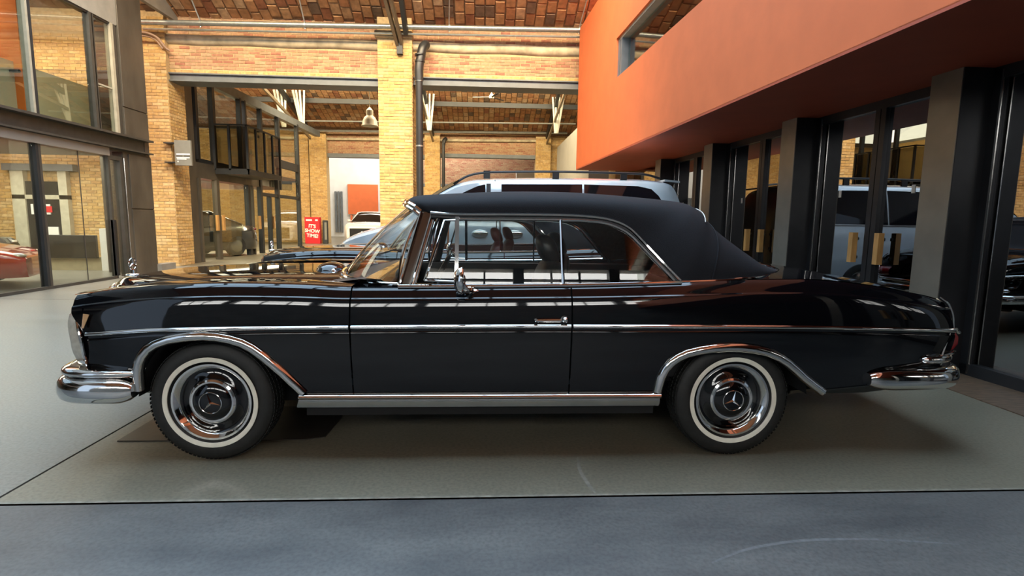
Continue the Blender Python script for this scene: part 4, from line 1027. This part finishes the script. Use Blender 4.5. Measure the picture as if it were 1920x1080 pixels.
    Ls = spline([a for a, b in ST], 65); Cs = spline([(b[0], 0, b[1]) for a, b in ST], 65)
    rows = []; rin = []
    for i, (L, Cc) in enumerate(zip(Ls, Cs)):
        u = i/64
        pw = .62 if u < .55 else .62+.25*min(1, (u-.55)/.2)
        half = []
        for k in range(15):
            th = k/14*math.pi/2
            c, sn = max(0, math.cos(th))**pw, math.sin(th)**(pw+.05)
            half.append(Vector((L.x+(Cc.x-L.x)*(sn**1.3), L.y*c, L.z+(Cc.z-L.z)*sn)))
        full = [Vector((p.x, -p.y, p.z)) for p in half] + half[-2::-1]
        rows.append(full)
        rin.append([Vector((p.x-.01*(u > .6), p.y*.975, p.z-.016*((p.z-.9)/.5))) for p in full])
    sft = P(MB().grid(rows), 'soft_top', 'canvas', root, 50)
    P(MB().grid(rin), 'lining', lining_m, sft, 60)
    for s in (-1, 1):      # seams of the canvas
        P(MB().tube([Vector((p.x, p.y*1.004+s*.001, p.z+.002)) for p in (rows[46][:15] if s < 0 else rows[46][14:])], .0035, 6), 'seam', 'canvas', sft)
    P(MB().tube([Vector((p.x+.003, p.y*1.004, p.z+.003)) for p in rows[40][7:22]], .0028, 6), 'rear_bow_highlight', 'white_rod', sft)  # pale tube along the bow, a highlight put in as colour
    P(MB().tube([Vector((p.x-.004, p.y, p.z-.004)) for p in rows[0]], .014, 8).tube([Vector((p.x-.018, p.y*.99, p.z-.02)) for p in rows[0]], .010, 8), 'header_rail', 'chrome', sft)
    # ---- windscreen
    def full(c): return [Vector((p.x, -p.y, p.z)) for p in c[:0:-1]] + list(c)
    B = full(spline(WS_BASE, 16)); T = full(spline(WS_TOP, 16))
    rows = [[b.lerp(t, k)+Vector((-.03*math.sin(k*math.pi),0,.0)) for b, t in zip(B, T)] for k in np.linspace(0, 1, 8)]
    ws = P(MB().grid(rows), 'windscreen', 'car_glass', root, 60)
    P(MB().tube([p+Vector((-.012,0,.002)) for p in B], .013, 8), 'lower_moulding', 'chrome', ws)
    P(MB().tube([p+Vector((-.035,0,-.012)) for p in B], .018, 8), 'seal', 'paint', ws)
    for s in (0, -1):
        P(MB().tube([r[s]+Vector((-.006,0,0)) for r in rows], .010, 6), 'side_moulding', 'chrome', ws)
    # cowl under the screen, air scoop, wipers
    rows = []
    for u in (0, .5, 1):
        rows.append([Vector((-.875+.2*(abs(p.y)/.615)**2.2, p.y*.98, .935-.012*u)).lerp(p, u) for p in B])
    P(MB().grid(rows), 'cowl', 'paint')
    P(MB().ball((-.93, -.12, .930), (.085,.16,.052), 20, 10), 'air_scoop', 'paint')
    P(MB().ball((-.875,-.27,.925), (.02,.02,.028), 10, 8).tube([(-.875,-.27,.93),(-.862,-.27,.955)], .007, 6), 'washer_jet', 'chrome')
    for y in (.25, -.05):
        P(MB().tube([(-.86,y,.94),(-.815,y-.02,.965),(-.76,y+.28,.99)], .006, 6).bar((-.79,y+.05,.985), (-.66,y+.48,1.02), .008, .014), 'wiper', 'chrome_dull')
    # ---- interior
    P(MB().box(-.75, 1.15, -.70, .70, .38, .42).box(-.55,-.50,-.70,.70,.42,.80), 'cabin_floor', 'dark', root, 0)
    for s in (-1, 1): P(MB().box(-.5, 1.2, s*.70, s*.745, .42, .918), 'door_card', seat_m, root, 0)
    das = P(MB().grid([[(x, y, z) for y in np.linspace(-.70,.70,9)] for x, z in ((-.80,.915),(-.62,.938),(-.52,.93),(-.47,.90),(-.48,.80),(-.52,.72))]), 'dashboard', 'leather', root, 60)
    P(MB().grid([[(x, y, z) for y in np.linspace(-.69,.69,9)] for x, z in ((-.60,.943),(-.515,.936),(-.462,.905),(-.470,.84))]), 'wood_trim', 'wood', das, 60)
    P(MB().ball((-.45,-.36,.93), (.04,.12,.045), 14, 8), 'instrument_hood', 'leather', das)
    wh = empty('steering_wheel', (-.27,-.36,.86)); wh.parent = root; wh.rotation_euler = (0, math.radians(-62), 0)
    P(MB().tube([(.20*math.cos(2*math.pi*k/40), .20*math.sin(2*math.pi*k/40), 0) for k in range(40)], .012, 8, closed=True), 'rim', 'leather', wh)
    P(MB().ball((0,0,-.03), (.06,.06,.03), 14, 8).bar((-.19,0,0),(.19,0,0),.03,.012).tube([(0,0,0),(0,0,-.30)], .025, 8), 'spokes', 'leather', wh)
    P(MB().tube([(.13*math.cos(a), .13*math.sin(a), -.01) for a in np.linspace(.3, 2.8, 16)], .005, 6), 'horn_ring', 'chrome', wh)
    for y, dx, nm in ((-.37, 0, 'front_seat'), (.37, .16, 'front_seat')):
        se = empty(nm, (dx, y, 0)); se.parent = root
        P(MB().ball((.10,0,.56), (.30,.26,.10), 20, 10, .55), 'cushion', seat_m, se)
        bk = MB().ball((0,0,0), (.075,.26,.28), 20, 14, .55)
        bk.xf(lambda x, y, z: (.37+x+z*.22, y, .75+z)); P(bk, 'backrest', seat_m, se)
        hr = MB().ball((0,0,0), (.062,.125,.088), 18, 12, .8)
        hr.xf(lambda x, y, z: (.405+x-z*.32, y, 1.088+z)); P(hr, 'headrest', seat_m, se)
        for a in (-.05, .05): P(MB().tube([(.42,a,.98),(.415,a,1.04)], .006, 6), 'headrest_post', 'chrome', se)
    P(MB().ball((.92,0,.58), (.25,.56,.10), 20, 10, .5).ball((1.13,0,.74), (.08,.56,.17), 20, 10, .5), 'rear_seat', seat_m, root)
    P(MB().tube([(-.33,0,1.27),(-.31,0,1.33)], .008, 6).ball((-.33,0,1.265), (.015,.11,.03), 14, 8), 'inner_mirror', 'chrome_dull')
    # door mirror (driver side)
    mr = empty('door_mirror', (-.085, -.845, .915)); mr.parent = root; mr.scale = (1.35, 1.1, 1.35)
    P(MB().tube(spline([(0.03,.02,-.01),(.04,-.02,-.01),(.02,-.06,.0),(.0,-.075,.03)], 10), .010, 8).ball((.03,.0,-.012), (.045,.03,.012), 12, 6), 'arm', 'chrome', mr)
    P(MB().lathe([(.001,-.03),(.03,-.026),(.048,-.008),(.052,.008),(.048,.014)], axis='x', n=24).xf(lambda x,y,z: (x*.8+.0, y*1.0-.085, z+.035)), 'shell', 'chrome', mr)
    P(MB().lathe([(.047,.012),(.001,.013)], axis='x', n=24).xf(lambda x,y,z: (x, y-.085, z+.035)), 'glass', 'screen', mr)
    return root

M['pillar'] = mat('pillar_chrome', (.22,.195,.17), .16, 1, .1)
CARX, CARY = -.024, 3.53
classic('convertible_car', (CARX, CARY, 0), 'large black vintage convertible with whitewall tyres filling the foreground', M['leather'], M['lining'], (-17, 10))
classic('convertible_car', (CARX-.23, CARY+2.87, 0), 'second black vintage car with burgundy seats parked behind the foreground one', M['red_leather'], M['red_lining'], (30, 75))

# ================================================================== PALE BLUE VAN behind (near side plane y = 8.0)
def van(loc):
    root = empty('van', loc); tag(root, 'pale blue passenger van with black roof rails behind the two black cars', 'van')
    W_ = 1.92
    top = hermite([(-2.25,.80),(-2.15,.94),(-1.95,1.04),(-1.61,1.145),(-1.30,1.24),(-1.0,1.46),(-.83,1.578),(-.60,1.73),(-.36,1.850),(-.1,1.905),(.26,1.925),(1.2,1.95),(2.3,1.950),(2.75,1.925),(2.90,1.885),(2.98,1.74),(3.06,1.50),(3.10,1.2)])
    tumble = linear([(.3,.02),(.6,.0),(1.0,.0),(1.22,.02),(1.6,.085),(1.8,.13),(1.95,.2)])
    xs = np.concatenate([np.linspace(-2.25,-.2,44), np.linspace(-.1,2.7,20), np.linspace(2.75,3.10,12)])
    rows = []
    for x in xs:
        zt = top(x); r = []
        nose = .30*max(0, (-1.7-x)/.55)**1.6
        tail = .10*max(0, (x-2.7)/.4)**2
        zz = list(np.linspace(.32, max(.5, zt-.10), 12))
        side = [(x, tumble(z)+nose+tail, z) for z in zz]
        yb = side[-1][1]
        for k in range(1, 7):
            t = k/6*math.pi/2
            side.append((x, yb+.02+(W_/2-yb-.02)*(1-math.cos(t)) if k < 6 else W_/2, zz[-1]+(zt-zz[-1])*math.sin(t)**.8))
        full_ = side + [(p[0], W_-p[1], p[2]) for p in side[-2::-1]]
        rows.append(full_)
    P = lambda mb, nm, m, par=root, sm=40: mb.build(nm, M[m], par, sm)
    body = MB().grid(rows); n = len(rows[0])
    body.f.append(tuple(range(n))); body.f.append(tuple(range(len(body.v)-n, len(body.v))))
    P(body, 'body', 'van')
    def win(poly, nm, off=.012, m='van_glass'):
        for s in (0, 1):
            pts = [(x, (tumble(z)-off) if s == 0 else W_-tumble(z)+off, z) for x, z in poly]
            P(MB().prism(pts, (0, .03 if s == 0 else -.03, 0)), nm, m, root, 0)
    win([(-.68,1.28),(-.53,1.48),(-.30,1.66),(-.10,1.755),(.0,1.785),(.03,1.785),(.03,1.28)], 'front_window')
    win([(.27,1.27),(.27,1.795),(1.49,1.815),(1.49,1.27)], 'side_window')
    win([(1.52,1.27),(1.52,1.815),(2.35,1.80),(2.55,1.76),(2.66,1.66),(2.76,1.50),(2.80,1.28)], 'rear_window')
    win([(.045,1.26),(.045,1.80),(.11,1.80),(.11,1.26)], 'door_pillar', .008, 'plastic')
    win([(.17,.5),(.17,1.86),(.178,1.86),(.178,.5)], 'door_seam', .004, 'plastic')
    win([(1.497,.5),(1.497,1.86),(1.504,1.86),(1.504,.5)], 'door_seam', .004, 'plastic')
    win([(-.95,1.243),(-.95,1.252),(2.85,1.252),(2.85,1.243)], 'belt_seam', .005, 'plastic')
    for x, nm in ((-.05,'door_handle'),(.47,'door_handle')):
        P(MB().ball((x,-.004,1.055), (.125,.022,.062), 22, 8), 'handle_recess', 'van', root, 60)
        h_ = P(MB().ball((x+.01,-.030,1.068), (.115,.016,.022), 18, 8), nm, 'chrome_dull', root, 60)
    # windscreen
    def wsp(k, y): return (-1.26+.92*k, y, 1.262+.565*k+.01*math.sin(k*3.1))
    ws = MB().grid([[(-1.24+.90*k-.10*(1-((y-.96)/.9)**2), y, top(-1.24+.90*k-.03)+.015) for y in np.linspace(.16,1.76,11)] for k in np.linspace(0,1,8)])
    P(ws, 'windscreen', 'van_glass', root, 60)
    P(MB().tube([(-1.35,.3,1.255),(-1.05,.95,1.46)], .012, 6), 'wiper', 'plastic')
    # roof rails
    for y in (.24, 1.68):
        rail = spline([(-.45,y,1.79),(-.25,y,1.91),(-.02,y,1.965),(.3,y,1.985),(1.2,y,2.005),(2.2,y,2.0),(2.5,y,1.985),(2.72,y,1.93)], 30)
        P(MB().tube(rail, .018, 8), 'roof_rail', 'plastic')
        for x in (.05, 1.1, 2.15): P(MB().box(x-.05,x+.05,y-.015,y+.015,1.88,2.0), 'rail_foot', 'plastic', root, 0)
    P(MB().box(2.78,3.02,.2,1.72,1.885,1.915).xf(lambda x,y,z:(x,y,z-(x-2.78)*.08)), 'roof_spoiler', 'van', root, 0)
    P(MB().ball((-.82,-.12,1.18), (.10,.12,.10), 14, 8, .7), 'wing_mirror', 'van'); P(MB().ball((-.82,W_+.12,1.18), (.10,.12,.10), 14, 8, .7), 'wing_mirror', 'van')
    P(MB().prism([(2.93,-.0+.01,1.05),(3.02,.03,1.05),(3.0,.05,1.45),(2.93,.05,1.45)], (0,-.03,0)), 'tail_lamp', 'tail_red', root, 0)
    for x in (-1.35, 1.95):
        for y, s in ((.09,-1),(W_-.09,1)):
            w = empty('wheel', (x,y,.33)); w.parent = root
            P(MB().lathe([(.2,-.1*s*-1),(.24,.11*s),(.31,.10*s),(.335,.06*s),(.335,-.06*s),(.31,-.1*s),(.2,-.1*s)], n=32), 'tyre', 'rubber', w)
            P(MB().lathe([(.22,.07*s),(.15,.09*s),(.0,.085*s)], n=24), 'rim', 'chrome_dull', w)
    P(MB().box(-2.22,-2.14,.4,1.52,.45,.80), 'grille', 'plastic', root, 0)
    for y in (.28, 1.64): P(MB().ball((-2.03,y,.82), (.16,.17,.09), 14, 8), 'headlamp', 'headlamp')
van((0, 8.0, 0))

# ================================================================== MODERN CARS farther off
def modern_car(name, loc, rz, label, L, W_, prof, paint, glass_lo, belt, cab, wheels, grille=True):
    """prof: top line (x, z) front to back; cab: (front base, front top, rear top, rear base) x of the glass house"""
    root = empty(name, loc, rz); tag(root, label, 'car')
    P = lambda mb, nm, m, par=root, sm=40: mb.build(nm, M[m], par, sm)
    low = hermite(prof['body']); roof = hermite(prof['roof'])
    rows = []
    for x in np.linspace(prof['body'][0][0], prof['body'][-1][0], 46):
        zt = low(x); e = min(x-prof['body'][0][0], prof['body'][-1][0]-x); hw = W_/2*(1-.22*max(0, 1-e/.5)**2.2)
        side = [(x, -hw*f, z) for f, z in ((.90,.20),(.97,.28),(1,.45),(.995,.45+(zt-.45)*.5),(.96,.45+(zt-.45)*.8),(.88,.45+(zt-.45)*.95),(.6,zt),(0,zt+.012))]
        rows.append(side+[(p[0],-p[1],p[2]) for p in side[-2::-1]])
    b = MB().grid(rows); n = len(rows[0]); b.f.append(tuple(range(n))); b.f.append(tuple(range(len(b.v)-n, len(b.v))))
    P(b, 'body', paint)
    rows = []
    x0, x1, x2, x3 = cab
    for x in np.linspace(x0, x3, 30):
        zt = roof(x); zb = low(x)-.02
        hb = W_/2*.86; ht = W_/2*(.66)
        f = min(1, max(0, (zt-zb))/.42)
        side = [(x, -hb, zb), (x, -(hb+(ht-hb)*f*.6), zb+(zt-zb)*.6), (x, -(hb+(ht-hb)*f), zb+(zt-zb)*.9), (x, -ht*.7, zt), (x, 0, zt+.01)]
        rows.append(side+[(p[0],-p[1],p[2]) for p in side[-2::-1]])
    P(MB().grid(rows), 'greenhouse', 'van_glass')
    P(MB().grid([[(x, t*W_/2*.66, roof(x)+.012-.02*abs(t)**3) for t in np.linspace(-1,1,9)] for x in np.linspace(x1, x2, 12)]), 'roof', paint)
    for s in (-1, 1):
        P(MB().tube([(x0+.05,s*W_/2*.84,low(x0)),(x1,s*W_/2*.67,roof(x1)-.005)], .03, 6).tube([(x1,s*W_/2*.67,roof(x1)-.005),(x2,s*W_/2*.67,roof(x2)-.005)], .025, 6).tube([(x2,s*W_/2*.67,roof(x2)-.005),(x3-.05,s*W_/2*.84,low(x3))], .035, 6), 'pillar', paint)
        P(MB().ball((x0+.35,s*(W_/2+.04),belt+.05), (.07,.10,.06), 12, 8), 'wing_mirror', paint)
        P(MB().ball((prof['body'][0][0]+.16,s*W_/2*.68,.42+(low(prof['body'][0][0]+.3)-.42)*.62), (.16,.14,.05), 12, 8), 'headlamp', 'headlamp')
        P(MB().ball((prof['body'][-1][0]-.05,s*W_/2*.66,.45+(low(prof['body'][-1][0]-.2)-.45)*.75), (.05,.16,.05), 12, 8), 'tail_lamp', 'tail_red')
        for xw in wheels:
            w = empty('wheel', (xw, s*(W_/2-.10), .33)); w.parent = root
            P(MB().lathe([(.2,-.1),(.3,-.11),(.33,-.07),(.33,.07),(.3,.11),(.2,.1)], n=28), 'tyre', 'rubber', w)
            P(MB().lathe([(.22,s*.09),(.12,s*.115),(0,s*.11)], n=20), 'rim', 'chrome_dull', w)
    if grille:
        xg = prof['body'][0][0]
        P(MB().box(xg-.02, xg+.1, -W_/2*.62, W_/2*.62, .28, .28+(low(xg+.2)-.28)*.72), 'grille', 'plastic', root, 0)
        P(MB().ball((xg-.03,0,.56),(.02,.09,.09),16,8), 'badge', 'chrome_dull')
    return root
SUV = {'body': [(-2.3,.80),(-2.2,.95),(-1.9,1.02),(-1.1,1.10),(0,1.12),(1.5,1.12),(2.1,1.10),(2.25,.85)], 'roof': [(-1.15,1.08),(-.8,1.30),(-.4,1.52),(-.1,1.60),(.6,1.64),(1.4,1.60),(1.8,1.48),(2.15,1.1)]}
SPORT = {'body': [(-2.25,.52),(-2.1,.60),(-1.5,.74),(-.9,.84),(0,.87),(1.2,.92),(1.9,.93),(2.2,.85)], 'roof': [(-.95,.82),(-.5,1.02),(0,1.18),(.4,1.22),(.9,1.16),(1.5,1.0),(1.9,.9)]}
SEDAN = {'body': [(-2.35,.62),(-2.2,.74),(-1.4,.88),(-.9,.94),(0,.96),(1.4,.99),(2.1,1.0),(2.3,.85)], 'roof': [(-1.05,.92),(-.6,1.16),(-.1,1.38),(.4,1.43),(.9,1.38),(1.4,1.2),(1.8,1.0)]}
modern_car('suv', (-5.8, 28.4, 0), math.radians(90), 'white sport utility vehicle facing us in the far bay', 4.6, 1.9, SUV, 'white_paint', 0, 1.1, (-1.1,-.25,1.5,2.1), (-1.4,1.4))
modern_car('sports_car', (-9.95, 9.0, 0), math.radians(205), 'red sports car nose inside the showroom at the left picture edge', 4.4, 1.85, SPORT, 'red_paint', 0, .8, (-.9,0,.6,1.8), (-1.35,1.3), False)
modern_car('saloon_car', (-12.6, 11.6, 0), math.radians(185), 'dark grey car at the back of the showroom', 4.7, 1.85, SEDAN, 'grey_paint', 0, .95, (-1.0,-.15,.7,1.75), (-1.4,1.4))
modern_car('saloon_car', (-9.4, 16.9, 0), math.radians(60), 'dark car standing in for a reflection in the glass doors of the balcony building', 4.7, 1.85, SEDAN, 'grey_paint', 0, .95, (-1.0,-.15,.7,1.75), (-1.4,1.4))  # car added behind the glass in place of a reflection on it
modern_car('sports_car', (-11.0, 21.6, 0), math.radians(90), 'dark red car behind the far panes of the balcony building', 4.4, 1.85, SPORT, 'red_paint', 0, .8, (-.9,0,.6,1.8), (-1.35,1.3))
